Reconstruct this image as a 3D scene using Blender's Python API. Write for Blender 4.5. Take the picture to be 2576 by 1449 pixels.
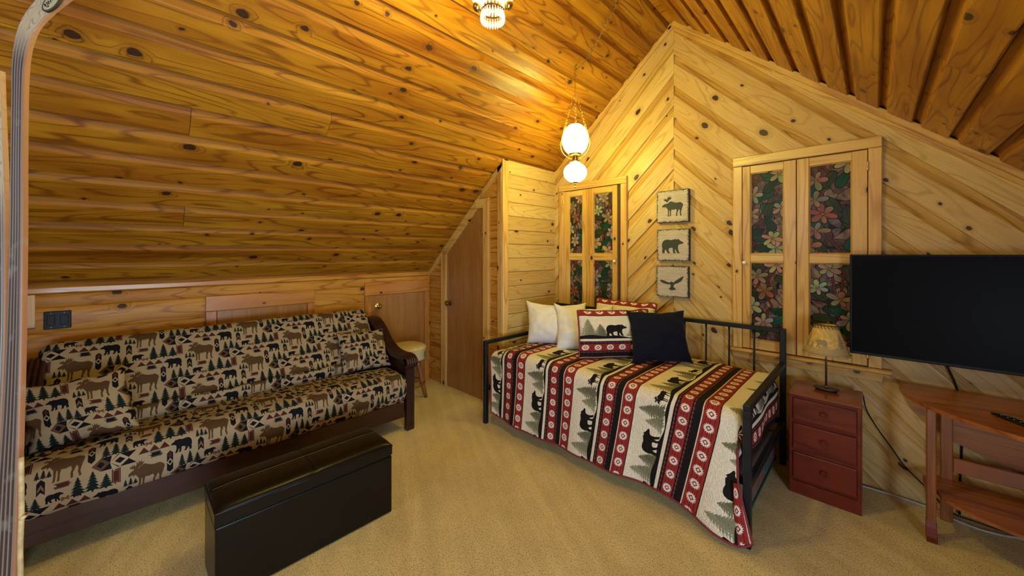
import bpy, bmesh, math, random
import numpy as np
from mathutils import Vector, Matrix, noise as mnoise

# ------------------------------------------------------------------ scene, camera, light
SC = bpy.context.scene
for o in list(bpy.data.objects):
    bpy.data.objects.remove(o, do_unlink=True)
COL = SC.collection
F_PX, THETA, HORIZON, HC = 937.4, math.radians(44.17), 637.5, 1.5

cam_d = bpy.data.cameras.new('camera')
cam_d.sensor_width = 36.0
cam_d.lens = F_PX / 2576 * 36.0
cam_d.shift_y = -(724.5 - HORIZON) / 2576
cam_d.clip_start = 0.05
cam = bpy.data.objects.new('camera', cam_d)
COL.objects.link(cam)
cam.location = (0, 0, HC)
cam.rotation_euler = (math.pi / 2, 0, THETA)
SC.camera = cam

SC.view_settings.view_transform = 'Standard'
SC.view_settings.look = 'None'
SC.view_settings.gamma = 1
SC.view_settings.use_curve_mapping = False
SC.view_settings.exposure = 0.55

W = bpy.data.worlds.new('world'); SC.world = W
W.use_nodes = True
W.node_tree.nodes['Background'].inputs[0].default_value = (0.55, 0.68, 1.0, 1)
W.node_tree.nodes['Background'].inputs[1].default_value = 1.0

# lamps of the room: brightness of the glowing globes
GLOBE_COL = (1.0, 0.90, 0.20)
GLOBE_UP, GLOBE_LOW, GLOBE_B = 27.0, 34.0, 88.0

def area(name, loc, rot, sx, sy, power, col):
    d = bpy.data.lights.new(name, 'AREA'); d.shape = 'RECTANGLE'; d.size = sx; d.size_y = sy
    d.energy = power; d.color = col
    o = bpy.data.objects.new(name, d); COL.objects.link(o); o.location = loc; o.rotation_euler = rot
    return o
# daylight behind the camera: a window high in the rear gable and a low window in the right knee wall
area('daylight_gable', (-1.25, -2.72, 2.2), (math.radians(90), 0, 0), 1.5, 1.05, 15, (0.80, 0.90, 1.0))
area('daylight_side', (1.44, -0.3, 0.78), (math.radians(90), 0, math.radians(90)), 1.6, 0.78, 84, (0.62, 0.80, 1.0))

# ------------------------------------------------------------------ measured room
YG, YC, XK, XS, XR, ZR, SL, ZK = 3.326, 2.521, -3.843, -2.557, -1.257, 3.542, 0.872, 1.249
XRK = 2 * XR - XK          # right knee wall
YB = -2.6                  # rear wall
YE = -0.45                 # partition left of the sofa
HY = math.hypot(1, SL)
rnd = random.Random(7)

# ------------------------------------------------------------------ helpers
def props(o, label=None, cat=None, group=None, kind=None):
    if label: o['label'] = label
    if cat: o['category'] = cat
    if group: o['group'] = group
    if kind: o['kind'] = kind
    return o

def link(name, me, mat=None, parent=None, smooth=False):
    o = bpy.data.objects.new(name, me); COL.objects.link(o)
    if mat is not None:
        for m in (mat if isinstance(mat, (list, tuple)) else [mat]): me.materials.append(m)
    if parent is not None: o.parent = parent
    if smooth:
        me.polygons.foreach_set('use_smooth', [True] * len(me.polygons))
    return o

def bm_obj(name, bm, mat=None, parent=None, smooth=False, auto=None):
    me = bpy.data.meshes.new(name)
    bmesh.ops.recalc_face_normals(bm, faces=bm.faces)
    bm.to_mesh(me); bm.free()
    o = link(name, me, mat, parent, smooth)
    if auto is not None:
        me.polygons.foreach_set('use_smooth', [True] * len(me.polygons))
        try: me.set_sharp_from_angle(angle=math.radians(auto))
        except Exception: pass
    return o

def empty(name, loc=(0, 0, 0), rz=0, **k):
    o = bpy.data.objects.new(name, None); COL.objects.link(o); o.location = loc; o.rotation_euler = (0, 0, rz)
    o.empty_display_size = 0.1
    return props(o, **k)

def add_box(bm, x0, x1, y0, y1, z0, z1, bevel=0, M=None, seg=1):
    vs = [bm.verts.new((x, y, z)) for x in (x0, x1) for y in (y0, y1) for z in (z0, z1)]
    fs = [bm.faces.new([vs[i] for i in q]) for q in ((0, 1, 3, 2), (4, 6, 7, 5), (0, 4, 5, 1), (2, 3, 7, 6), (0, 2, 6, 4), (1, 5, 7, 3))]
    geo = list(vs)
    if bevel:
        es = list({e for f in fs for e in f.edges})
        r = bmesh.ops.bevel(bm, geom=es, offset=bevel, segments=seg, profile=.5, affect='EDGES')
        geo = list({v for f in r['faces'] for v in f.verts} | {v for v in vs if v.is_valid})
    if M is not None: bmesh.ops.transform(bm, matrix=M, verts=[v for v in geo if v.is_valid])
    return geo

def box(name, x0, x1, y0, y1, z0, z1, mat, parent=None, bevel=0.003, M=None, seg=1):
    bm = bmesh.new(); add_box(bm, x0, x1, y0, y1, z0, z1, bevel, M, seg)
    return bm_obj(name, bm, mat, parent)

def add_tube(bm, pts, r, n=8, closed=False, cap=True):
    pts = [Vector(p) for p in pts]; N = len(pts)
    rs = r if isinstance(r, (list, tuple)) else [r] * N
    up = None; rings = []
    for i, p in enumerate(pts):
        if closed: t = pts[(i + 1) % N] - pts[i - 1]
        else: t = pts[min(i + 1, N - 1)] - pts[max(i - 1, 0)]
        t.normalize()
        if up is None: up = t.orthogonal().normalized()
        else:
            up = up - t * up.dot(t)
            if up.length < 1e-5: up = t.orthogonal()
            up.normalize()
        b = t.cross(up)
        rings.append([bm.verts.new(p + (up * math.cos(a) + b * math.sin(a)) * rs[i]) for a in [2 * math.pi * k / n for k in range(n)]])
    for i in range(N if closed else N - 1):
        A, B = rings[i], rings[(i + 1) % N]
        off = 0
        if closed and i == N - 1:
            off = min(range(n), key=lambda q: (A[0].co - B[q].co).length)
        for k in range(n): bm.faces.new((A[k], A[(k + 1) % n], B[(k + 1 + off) % n], B[(k + off) % n]))
    if cap and not closed:
        bm.faces.new(rings[0][::-1]); bm.faces.new(rings[-1])
    return rings

def tube(name, pts, r, mat, parent=None, n=8, closed=False):
    bm = bmesh.new(); add_tube(bm, pts, r, n, closed)
    return bm_obj(name, bm, mat, parent, smooth=True)

def add_lathe(bm, prof, c=(0, 0, 0), n=32, sx=1, sy=1, uvl=None):
    rings = []
    for r, z in prof:
        if r < 1e-6: rings.append([bm.verts.new((c[0], c[1], c[2] + z))])
        else: rings.append([bm.verts.new((c[0] + sx * r * math.cos(2 * math.pi * k / n), c[1] + sy * r * math.sin(2 * math.pi * k / n), c[2] + z)) for k in range(n)])
    m = len(prof)
    for i in range(m - 1):
        A, B = rings[i], rings[i + 1]
        for k in range(n):
            k2 = (k + 1) % n
            if len(A) == 1 and len(B) == 1: continue
            if len(A) == 1: f = bm.faces.new((A[0], B[k2], B[k]))
            elif len(B) == 1: f = bm.faces.new((A[k], A[k2], B[0]))
            else:
                f = bm.faces.new((A[k], A[k2], B[k2], B[k]))
                if uvl is not None:
                    for l, (u, v) in zip(f.loops, ((k, i), (k + 1, i), (k + 1, i + 1), (k, i + 1))):
                        l[uvl].uv = (u / n, v / (m - 1))

def lathe(name, prof, c, mat, parent=None, n=32, auto=40, sx=1, sy=1):
    bm = bmesh.new(); add_lathe(bm, prof, c, n, sx, sy)
    return bm_obj(name, bm, mat, parent, auto=auto)

def add_prism(bm, poly, f, d0, d1, bevel=0):
    """poly: 2D points, f(u,v,d)->xyz"""
    A = [bm.verts.new(f(u, v, d0)) for u, v in poly]; B = [bm.verts.new(f(u, v, d1)) for u, v in poly]
    n = len(poly)
    bm.faces.new(A); top = bm.faces.new(B[::-1])
    for i in range(n): bm.faces.new((A[i], B[i], B[(i + 1) % n], A[(i + 1) % n]))
    if bevel:
        bmesh.ops.bevel(bm, geom=list(top.edges), offset=bevel, segments=1, affect='EDGES')

def prism(name, poly, f, d0, d1, mat, parent=None, bevel=0, auto=None):
    bm = bmesh.new(); add_prism(bm, poly, f, d0, d1, bevel)
    return bm_obj(name, bm, mat, parent, auto=auto)

def grid_obj(name, P, UV, mat, parent=None, solid=0, smooth=True):
    """P: array [m][n] of points; UV same"""
    m, n = len(P), len(P[0])
    me = bpy.data.meshes.new(name)
    vs = [tuple(p) for row in P for p in row]
    fs = [(i * n + j, i * n + j + 1, (i + 1) * n + j + 1, (i + 1) * n + j) for i in range(m - 1) for j in range(n - 1)]
    me.from_pydata(vs, [], fs)
    if UV is not None:
        ul = me.uv_layers.new(name='UVMap')
        flat = np.array([tuple(q) for row in UV for q in row])
        li = np.empty(len(me.loops), dtype=np.int32); me.loops.foreach_get('vertex_index', li)
        ul.data.foreach_set('uv', flat[li].ravel())
    o = link(name, me, mat, parent, smooth)
    if solid:
        md = o.modifiers.new('solid', 'SOLIDIFY'); md.thickness = solid; md.offset = -1
    return o

def sstep(a, b, x):
    t = min(1, max(0, (x - a) / (b - a))); return t * t * (3 - 2 * t)

def spline(pts, n=8):
    """Catmull-Rom through pts"""
    pts = [Vector(p) for p in pts]; out = []
    P = [2 * pts[0] - pts[1]] + pts + [2 * pts[-1] - pts[-2]]
    for i in range(1, len(P) - 2):
        for k in range(n):
            t = k / n; a, b, c, d = P[i - 1], P[i], P[i + 1], P[i + 2]
            out.append(0.5 * ((2 * b) + (c - a) * t + (2 * a - 5 * b + 4 * c - d) * t * t + (3 * b - a - 3 * c + d) * t ** 3))
    out.append(pts[-1]); return out
# ------------------------------------------------------------------ materials
class NT:
    def __init__(s, name):
        s.m = bpy.data.materials.new(name); s.m.use_nodes = True; s.t = s.m.node_tree
        s.b = s.t.nodes['Principled BSDF']
    def n(s, typ, **k):
        nd = s.t.nodes.new('ShaderNode' + typ)
        for a, v in k.items():
            if a.startswith('i_'): nd.inputs[int(a[2:])].default_value = v
            else: setattr(nd, a, v)
        return nd
    def l(s, a, b): s.t.links.new(a, b)
    def math(s, op, a, b=None, c=None, clamp=False):
        nd = s.n('Math', operation=op, use_clamp=clamp)
        for i, v in enumerate((a, b, c)):
            if v is None: continue
            if isinstance(v, (int, float)): nd.inputs[i].default_value = v
            else: s.l(v, nd.inputs[i])
        return nd.outputs[0]
    def vmath(s, op, a, b=None):
        nd = s.n('VectorMath', operation=op)
        for i, v in enumerate((a, b)):
            if v is None: continue
            if isinstance(v, (tuple, list)): nd.inputs[i].default_value = v
            else: s.l(v, nd.inputs[i])
        return nd.outputs[0]
    def mr(s, v, a, b, c=0.0, d=1.0, smooth=False):
        nd = s.n('MapRange'); nd.interpolation_type = 'SMOOTHSTEP' if smooth else 'LINEAR'
        s.l(v, nd.inputs[0])
        for i, q in enumerate((a, b, c, d)):
            if isinstance(q, (int, float)): nd.inputs[i + 1].default_value = q
            else: s.l(q, nd.inputs[i + 1])
        return nd.outputs[0]
    def mix(s, fac, a, b, mode='MIX'):
        nd = s.n('Mix', data_type='RGBA', blend_type=mode)
        for i, v in ((0, fac), (6, a), (7, b)):
            if isinstance(v, (int, float)): nd.inputs[i].default_value = v
            elif isinstance(v, (tuple, list)): nd.inputs[i].default_value = (*v[:3], 1)
            else: s.l(v, nd.inputs[i])
        return nd.outputs[2]
    def noise(s, vec, scale, detail=2, rough=.5):
        nd = s.n('TexNoise'); s.l(vec, nd.inputs['Vector'])
        nd.inputs['Scale'].default_value = scale; nd.inputs['Detail'].default_value = detail; nd.inputs['Roughness'].default_value = rough
        return nd.outputs[0]
    def bump(s, h, strength, dist):
        nd = s.n('Bump'); nd.inputs['Strength'].default_value = strength; nd.inputs['Distance'].default_value = dist
        s.l(h, nd.inputs['Height']); s.l(nd.outputs[0], s.b.inputs['Normal'])

def wood(name, light, mid, dark, knot=(.020, .007, .004), axis='X', rings=9, stretch=.9, across=6, knots=.45,
         rough=.38, coat=.25, var=.5, ringstr=.75, fine=.35, ks=5.2, streak=.0, spec=.5):
    s = NT(name)
    tc = s.n('TexCoord'); oi = s.n('ObjectInfo')
    v = tc.outputs['Object']
    if axis != 'X':
        sp = s.n('SeparateXYZ'); s.l(v, sp.inputs[0]); cb = s.n('CombineXYZ')
        order = {'Y': (1, 0, 2), 'Z': (2, 0, 1), 'XZ': (0, 2, 1), 'YZ': (1, 2, 0), 'ZY': (2, 1, 0)}[axis]
        for i, k in enumerate(order): s.l(sp.outputs[k], cb.inputs[i])
        v = cb.outputs[0]
    r = oi.outputs['Random']
    cb = s.n('CombineXYZ'); s.l(s.math('MULTIPLY', r, 57.3), cb.inputs[0]); s.l(s.math('MULTIPLY', r, 31.7), cb.inputs[1]); s.l(s.math('MULTIPLY', r, 11.1), cb.inputs[2])
    v = s.vmath('ADD', v, cb.outputs[0])
    # knots
    flat = s.vmath('MULTIPLY', v, (.68 * ks, ks, 0.0))
    wob = s.noise(v, 26, 2); wobc = s.n('CombineXYZ'); s.l(s.math('MULTIPLY', wob, .10), wobc.inputs[1]); s.l(s.math('MULTIPLY', wob, .06), wobc.inputs[0])
    vo = s.n('TexVoronoi', voronoi_dimensions='2D'); s.l(s.vmath('ADD', flat, wobc.outputs[0]), vo.inputs['Vector']); vo.inputs['Scale'].default_value = 1
    d = vo.outputs['Distance']; cs = s.n('SeparateColor'); s.l(vo.outputs['Color'], cs.inputs[0])
    exist = s.math('GREATER_THAN', cs.outputs[0], 1 - knots)
    rad = s.mr(s.math('POWER', cs.outputs[1], 1.8), 0, 1, .030 * ks / 5.2, .112 * ks / 5.2)
    q = s.math('DIVIDE', d, rad)
    core = s.math('MULTIPLY', s.mr(q, 1.12, .85, 0, 1, True), exist)
    halo = s.math('MULTIPLY', s.mr(q, 2.8, .8, 0, 1, True), exist)
    # growth rings as contour lines of a stretched noise field, bent round the knots
    g = s.noise(s.vmath('MULTIPLY', v, (stretch, across, across)), 1, 1.5, .45)
    g = s.math('ADD', s.math('MULTIPLY', g, rings), s.math('MULTIPLY', halo, 1.6))
    fr = s.math('FRACT', g)
    line = s.mr(s.math('ABSOLUTE', s.math('SUBTRACT', fr, .78)), .19, 0, 0, 1, True)
    fib = s.noise(s.vmath('MULTIPLY', v, (5, 260, 260)), 1, 2, .6)
    tone = s.noise(s.vmath('MULTIPLY', v, (1.3, 9, 9)), 1, 2, .5)
    amb = s.noise(s.vmath('MULTIPLY', v, (3, 5, 5)), 1, 1, .5)
    c = s.mix(s.mr(tone, .3, .7), light, mid)
    c = s.mix(s.math('MULTIPLY', line, s.mr(amb, .25, .65, ringstr * .35, ringstr)), c, dark)
    c = s.mix(s.math('MULTIPLY', s.mr(fib, .45, .75), fine), c, dark)
    heart = s.mr(s.noise(s.vmath('MULTIPLY', v, (.7, 13, 13)), 1, 2, .55), .56, .70, 0, streak, True)
    c = s.mix(heart, c, s.mix(.35, dark, mid))
    c = s.mix(s.math('MULTIPLY', halo, .38), c, tuple(x * .9 for x in dark))
    # plank-to-plank variation
    r2 = s.math('FRACT', s.math('MULTIPLY', r, 91.7))
    c = s.mix(s.mr(r2, 0, 1, 0, var), c, s.mix(1.0, c, (.78, .58, .42), 'MULTIPLY'))
    c = s.mix(core, c, s.mix(s.mr(s.math('FRACT', s.math('MULTIPLY', q, 3.0)), .3, .7), knot, tuple(min(1, x * 2.6) for x in knot)))
    s.l(c, s.b.inputs['Base Color'])
    s.b.inputs['Roughness'].default_value = rough
    s.b.inputs['Coat Weight'].default_value = coat; s.b.inputs['Coat Roughness'].default_value = .22; s.b.inputs['Specular IOR Level'].default_value = spec
    h = s.math('ADD', s.math('MULTIPLY', line, -.4), s.math('MULTIPLY', core, -.8))
    s.bump(s.math('ADD', h, s.math('MULTIPLY', fib, -.5)), .25, .002)
    return s.m

def pm(name, col, rough=.5, metal=0.0, coat=0, spec=.5, noise=0.0, nscale=40, bump=0, bscale=200, emis=None, estr=0, sheen=0, trans=0):
    s = NT(name); b = s.b
    tc = s.n('TexCoord')
    nz = s.noise(tc.outputs['Object'], nscale, 3)
    dk = tuple(c * (1 - noise) for c in col)
    s.l(s.mix(s.mr(nz, .3, .7), dk, tuple(min(1, c * (1 + noise * .6)) for c in col)), b.inputs['Base Color'])
    b.inputs['Roughness'].default_value = rough; b.inputs['Metallic'].default_value = metal
    b.inputs['Coat Weight'].default_value = coat; b.inputs['Specular IOR Level'].default_value = spec
    if sheen: b.inputs['Sheen Weight'].default_value = sheen
    if trans: b.inputs['Transmission Weight'].default_value = trans
    if bump: s.bump(s.noise(tc.outputs['Object'], bscale, 3), bump, .002)
    if emis: b.inputs['Emission Color'].default_value = (*emis, 1); b.inputs['Emission Strength'].default_value = estr
    return s.m

M = {}
M['ceil'] = wood('pine_ceiling', (.46, .222, .012), (.28, .10, .004), (.10, .020, .002), rings=12, knots=.58, across=7, streak=.8, rough=.42, coat=.05, spec=.35)
M['ceil_bounce'] = wood('pine_ceiling_cove_bounce', (.42, .185, .012), (.28, .10, .006), (.12, .03, .003), rings=12, knots=.2, across=7, rough=.55, coat=.0, spec=.2)  # ceiling cove strips: light bounced between boards is put into the colour
M['pine'] = wood('pine_wall', (.60, .425, .165), (.54, .365, .125), (.30, .15, .035), rings=14, knots=.46, across=7, ringstr=.5, streak=.10, rough=.5, coat=.08, spec=.35)
M['pine_bounce'] = wood('pine_wall_cove_bounce', (.55, .345, .09), (.46, .27, .06), (.25, .11, .02), rings=10, knots=.2, across=7, rough=.5, coat=.05, spec=.3)  # gable coves: warm interreflection painted in as a more orange wood tone
M['knee'] = wood('pine_knee_wall', (.56, .275, .040), (.43, .18, .018), (.20, .065, .006), rings=11, knots=.34, across=7, streak=.5, rough=.5, coat=.04, spec=.3)
M['trimX'] = wood('pine_trim_x', (.66, .44, .13), (.56, .33, .08), (.34, .15, .03), axis='XZ', rings=5, knots=.22, across=10, ks=7)
M['trimZ'] = wood('pine_trim_z', (.68, .44, .14), (.58, .33, .08), (.36, .15, .03), axis='Z', rings=5, knots=.3, across=10, ks=7)
M['trimZY'] = wood('pine_trim_zy', (.68, .44, .14), (.58, .33, .08), (.36, .15, .03), axis='ZY', rings=5, knots=.15, across=10, ks=7)
M['trimY'] = wood('pine_trim_y', (.60, .30, .05), (.48, .21, .03), (.26, .08, .01), axis='YZ', rings=5, knots=.2, across=10, ks=7)
M['gap'] = pm('dark_joint', (.05, .025, .012), .8, noise=.3)
M['lauan'] = wood('lauan_door_z', (.36, .165, .040), (.29, .125, .028), (.17, .06, .012), axis='Z', rings=3, knots=0, across=14, rough=.35, fine=.6, var=.2, ringstr=.4)
M['lauanY'] = M['lauan']
M['sashZ'] = wood('sash_pine_z', (.64, .41, .105), (.54, .31, .065), (.32, .13, .022), axis='Z', rings=5, knots=.2, across=10, ks=7)
M['cherry'] = wood('dark_cherry_frame', (.040, .010, .005), (.026, .0065, .0035), (.012, .003, .002), axis='Y', knots=0, rings=4, rough=.36, coat=.18, fine=.5, var=.2)
M['redwood'] = wood('red_stained_wood', (.165, .022, .009), (.12, .015, .007), (.06, .008, .005), axis='XZ', knots=0, rings=3, rough=.36, coat=.15, fine=.5, var=.1, spec=.3)
M['redwoodT'] = wood('red_stained_top', (.235, .050, .018), (.175, .034, .014), (.10, .018, .009), axis='X', knots=0, rings=3, rough=.22, coat=.5, fine=.5, var=.1)
M['table'] = wood('orange_table_wood', (.40, .135, .035), (.30, .09, .022), (.15, .04, .01), axis='X', knots=0, rings=5, rough=.35, coat=.35, fine=.7, var=.15)
M['tableZ'] = wood('orange_table_wood_z', (.34, .115, .03), (.25, .075, .02), (.13, .035, .01), axis='Z', knots=0, rings=4, rough=.4, coat=.25, fine=.7, var=.15)
M['leather'] = pm('black_leatherette', (.0045, .003, .002), .30, coat=.0, spec=.3, noise=.2, nscale=8, bump=.12, bscale=260)
M['stitch'] = pm('brown_thread', (.16, .08, .05), .7, noise=.2)
M['black_metal'] = pm('black_metal', (.006, .010, .015), .42, metal=.3, noise=.2)
M['black_plastic'] = pm('black_plastic', (.004, .004, .005), .5, spec=.25, noise=.2)
M['screen'] = pm('tv_screen', (.002, .002, .004), .38, noise=.1, spec=.06)
M['brass'] = pm('aged_brass', (.55, .38, .12), .28, metal=1, noise=.25, nscale=60)
M['dbrass'] = pm('dark_brass', (.30, .19, .07), .35, metal=1, noise=.3, nscale=60)
M['chrome'] = pm('steel', (.6, .6, .62), .25, metal=1, noise=.1)
M['white_cotton'] = pm('white_cotton', (.68, .66, .66), .85, noise=.04, nscale=30, bump=.2, bscale=60, sheen=.2)
M['navy'] = pm('navy_cotton', (.0035, .0042, .013), .85, spec=.15, noise=.3, nscale=160, bump=.3, bscale=300, sheen=.04)
M['maroon'] = pm('maroon_binding', (.20, .018, .022), .8, noise=.25, nscale=120)
M['vinyl'] = pm('cream_vinyl', (.60, .50, .26), .35, coat=.2, noise=.06, nscale=20)
M['green_vinyl'] = pm('green_vinyl', (.10, .24, .13), .4, noise=.08)
M['stoolwood'] = wood('stool_leg_wood', (.30, .11, .03), (.22, .07, .02), (.10, .03, .01), axis='Z', knots=0, rings=4, var=.1)
M['porcelain'] = pm('white_porcelain', (.8, .78, .72), .2, coat=.4, noise=.03)
M['cord_white'] = pm('grey_cable', (.42, .43, .44), .5, noise=.1)
M['ironlamp'] = pm('brown_lamp_metal', (.09, .055, .035), .4, metal=.7, noise=.3, nscale=60)
M['lace'] = pm('leather_lace', (.42, .27, .10), .7, noise=.3)
M['dlace'] = pm('dark_lace', (.07, .04, .02), .7, noise=.3)
M['teal'] = pm('teal_piping', (.012, .11, .11), .7, noise=.2)
M['tick'] = pm('brown_ticking', (.16, .085, .06), .85, noise=.3, nscale=30)
M['crystal'] = pm('crystal_prism', (.97, .95, .93), .04, noise=.02, trans=.92, emis=(1, .9, .7), estr=.25)  # prisms glow on their own, imitating lamplight caught in the glass
M['glasspane'] = pm('window_glass', (.9, .95, 1), .02, noise=.02, trans=1)

def carpet():
    s = NT('carpet'); tc = s.n('TexCoord'); v = tc.outputs['Object']
    a = s.noise(v, 190, 3, .75); b = s.noise(v, 70, 2, .6); c = s.noise(v, 2.2, 3, .6); rot = s.n('Mapping'); rot.inputs['Rotation'].default_value = (0, 0, .5); s.l(v, rot.inputs[0]); e = s.noise(s.vmath('MULTIPLY', rot.outputs[0], (.5, 4.5, 1)), 2.2, 2, .5)
    sp = s.noise(v, 170, 0, .5)
    col = s.mix(s.mr(a, .40, .60), (.76, .53, .16), (1.0, .79, .32))
    col = s.mix(s.math('MULTIPLY', s.mr(sp, .66, .72), .85), col, (.16, .09, .03))
    col = s.mix(s.mr(s.math('ADD', s.math('MULTIPLY', c, .5), s.math('MULTIPLY', e, .5)), .40, .60, 0, .5), col, s.mix(1.0, col, (.62, .58, .52), 'MULTIPLY'))
    s.l(col, s.b.inputs['Base Color']); s.b.inputs['Roughness'].default_value = .95
    s.b.inputs['Sheen Weight'].default_value = .25
    s.bump(s.math('ADD', a, s.math('MULTIPLY', b, .8)), 1.0, .008)
    return s.m
M['carpet'] = carpet()

# ------------------------------------------------------------------ printed cloth and glass, drawn in numpy
class Canvas:
    def __init__(s, w, h, res, bg, tile=(False, False)):
        s.w, s.h, s.W, s.H = w, h, int(round(w * res)), int(round(h * res)); s.rx = s.W / w; s.ry = s.H / h
        s.a = np.zeros((s.H, s.W, 3), np.float32); s.a[:] = bg; s.tile = tile
    def _offs(s):
        return [(i * s.w, j * s.h) for i in ((-1, 0, 1) if s.tile[0] else (0,)) for j in ((-1, 0, 1) if s.tile[1] else (0,))]
    def region(s, x0, x1, y0, y1):
        i0, i1 = max(0, int(x0 * s.rx) - 1), min(s.W, int(x1 * s.rx) + 2); j0, j1 = max(0, int(y0 * s.ry) - 1), min(s.H, int(y1 * s.ry) + 2)
        if i0 >= i1 or j0 >= j1: return None
        X, Y = np.meshgrid((np.arange(i0, i1) + .5) / s.rx, (np.arange(j0, j1) + .5) / s.ry); return i0, i1, j0, j1, X, Y
    def poly(s, pts, col):
        pts = np.array(pts, float)
        for ox, oy in s._offs():
            p = pts + (ox, oy); r = s.region(p[:, 0].min(), p[:, 0].max(), p[:, 1].min(), p[:, 1].max())
            if r is None: continue
            i0, i1, j0, j1, X, Y = r; ins = np.zeros(X.shape, bool); n = len(p)
            for k in range(n):
                xa, ya = p[k]; xb, yb = p[(k + 1) % n]
                if ya == yb: continue
                c = ((ya > Y) != (yb > Y)) & (X < (xb - xa) * (Y - ya) / (yb - ya) + xa); ins ^= c
            s.a[j0:j1, i0:i1][ins] = col
    def rect(s, x0, x1, y0, y1, col): s.poly([(x0, y0), (x1, y0), (x1, y1), (x0, y1)], col)
    def ell(s, cx, cy, a, b, ang, col, line=None, lw=.1):
        c, sn = math.cos(ang), math.sin(ang); R = max(a, b)
        for ox, oy in s._offs():
            r = s.region(cx + ox - R, cx + ox + R, cy + oy - R, cy + oy + R)
            if r is None: continue
            i0, i1, j0, j1, X, Y = r; dx, dy = X - cx - ox, Y - cy - oy
            u, v = (dx * c + dy * sn) / a, (-dx * sn + dy * c) / b
            # petal-like: narrower at its root
            q = u * u + (v / (1.0 + .35 * u)) ** 2
            sub = s.a[j0:j1, i0:i1]
            if line is not None: sub[q < 1] = line
            m = q < (1 - lw) ** 2
            sub[m] = np.array(col)[None, :] * (1 + .18 * u[m] + .1 * v[m])[:, None]
    def line(s, pts, w, col):
        for (xa, ya), (xb, yb) in zip(pts[:-1], pts[1:]):
            for ox, oy in s._offs():
                r = s.region(min(xa, xb) - w + ox, max(xa, xb) + w + ox, min(ya, yb) - w + oy, max(ya, yb) + w + oy)
                if r is None: continue
                i0, i1, j0, j1, X, Y = r; dx, dy = xb - xa, yb - ya; L2 = dx * dx + dy * dy + 1e-12
                t = np.clip(((X - xa - ox) * dx + (Y - ya - oy) * dy) / L2, 0, 1)
                dd = np.hypot(X - xa - ox - t * dx, Y - ya - oy - t * dy); s.a[j0:j1, i0:i1][dd < w / 2] = col
    def image(s, name):
        im = bpy.data.images.new(name, s.W, s.H, float_buffer=False)
        lin = np.clip(s.a, 0, 1); srgb = np.where(lin <= .0031308, lin * 12.92, 1.055 * np.power(lin, 1 / 2.4) - .055)
        px = np.ones((s.H, s.W, 4), np.float32); px[..., :3] = srgb
        im.pixels.foreach_set(px.ravel()); im.update(); im.pack(); return im

MOOSE = [(0, .60), (-.01, .55), (.02, .51), (.08, .53), (.12, .53), (.13, .44), (.155, .51), (.19, .52), (.22, .46), (.27, .38), (.28, .2), (.27, .05), (.25, 0), (.31, 0), (.325, .05), (.335, .2), (.345, .34),
         (.37, .34), (.375, .2), (.37, .05), (.355, 0), (.41, 0), (.425, .05), (.425, .2), (.45, .36), (.55, .34), (.67, .38), (.70, .28), (.665, .16), (.675, .04), (.66, 0), (.72, 0), (.73, .04), (.725, .16), (.78, .30), (.81, .37), (.85, .26), (.835, .15), (.865, .04), (.855, 0), (.915, 0), (.92, .05), (.895, .16), (.925, .30), (.97, .46), (1.0, .58), (.985, .62), (.965, .66), (.86, .74), (.70, .72), (.56, .75), (.44, .82), (.34, .78), (.26, .71), (.20, .70), (.14, .70), (.07, .66)]
ANTLER = [(.17, .68), (.12, .74), (.05, .75), (.03, .84), (.08, .80), (.09, .89), (.125, .81), (.155, .88), (.18, .79), (.21, .84), (.22, .95), (.26, .87), (.28, 1.0), (.31, .89), (.36, .98), (.36, .88), (.43, .91), (.38, .81), (.29, .76), (.22, .68)]
BEAR = [(.02, .46), (.03, .66), (.08, .82), (.18, .92), (.32, .93), (.45, .89), (.56, .93), (.66, .96), (.73, .90), (.77, .97), (.81, .92), (.86, .84), (.93, .78), (1.0, .72), (1.0, .66), (.94, .62), (.85, .61), (.79, .56), (.76, .46), (.76, .30), (.80, .10), (.84, .02), (.83, 0), (.73, 0), (.69, .12), (.64, .30), (.62, .12), (.66, .03), (.65, 0), (.56, 0), (.53, .12), (.53, .30), (.50, .38), (.38, .35), (.33, .28), (.35, .12), (.40, .03), (.39, 0), (.30, 0), (.25, .12), (.20, .26), (.15, .14), (.16, .03), (.15, 0), (.05, 0), (.03, .14), (.05, .32)]
def tree_poly(seed=1, lv=7, ragged=.25):
    r = random.Random(seed); L, Rr = [], []
    for k in range(lv):
        y1 = 1 - (k + 1) / lv * .92; w = .5 * ((k + 1) / lv) ** .85 * r.uniform(.85, 1.1); w2 = .5 * ((k + 1) / lv) ** .85 * r.uniform(.85, 1.1)
        L += [(.5 - w, y1), (.5 - w * .7, y1 + .025), (.5 - w * .5, y1 - .012 * r.random()), (.5 - w * .38, y1 + .05)]; Rr += [(.5 + w2, y1 + r.uniform(-.01, .02)), (.5 + w2 * .72, y1 + .03), (.5 + w2 * .5, y1), (.5 + w2 * .38, y1 + .05)]
    return [(.5, 1)] + Rr + [(.54, .07), (.54, 0), (.46, 0), (.46, .07)] + L[::-1]
def place(pts, cx, cy, w, h, flip=False):
    return [(cx + ((1 - x if flip else x) - .5) * w, cy + (y - .5) * h) for x, y in pts]

def grain(c, seed, amt, sx=1, sy=1):
    r = np.random.RandomState(seed); n = r.rand(c.H // sy + 1, c.W // sx + 1).astype(np.float32)
    n = np.kron(n, np.ones((sy, sx), np.float32))[:c.H, :c.W]; c.a *= (1 - amt + 2 * amt * n)[..., None]

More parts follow.
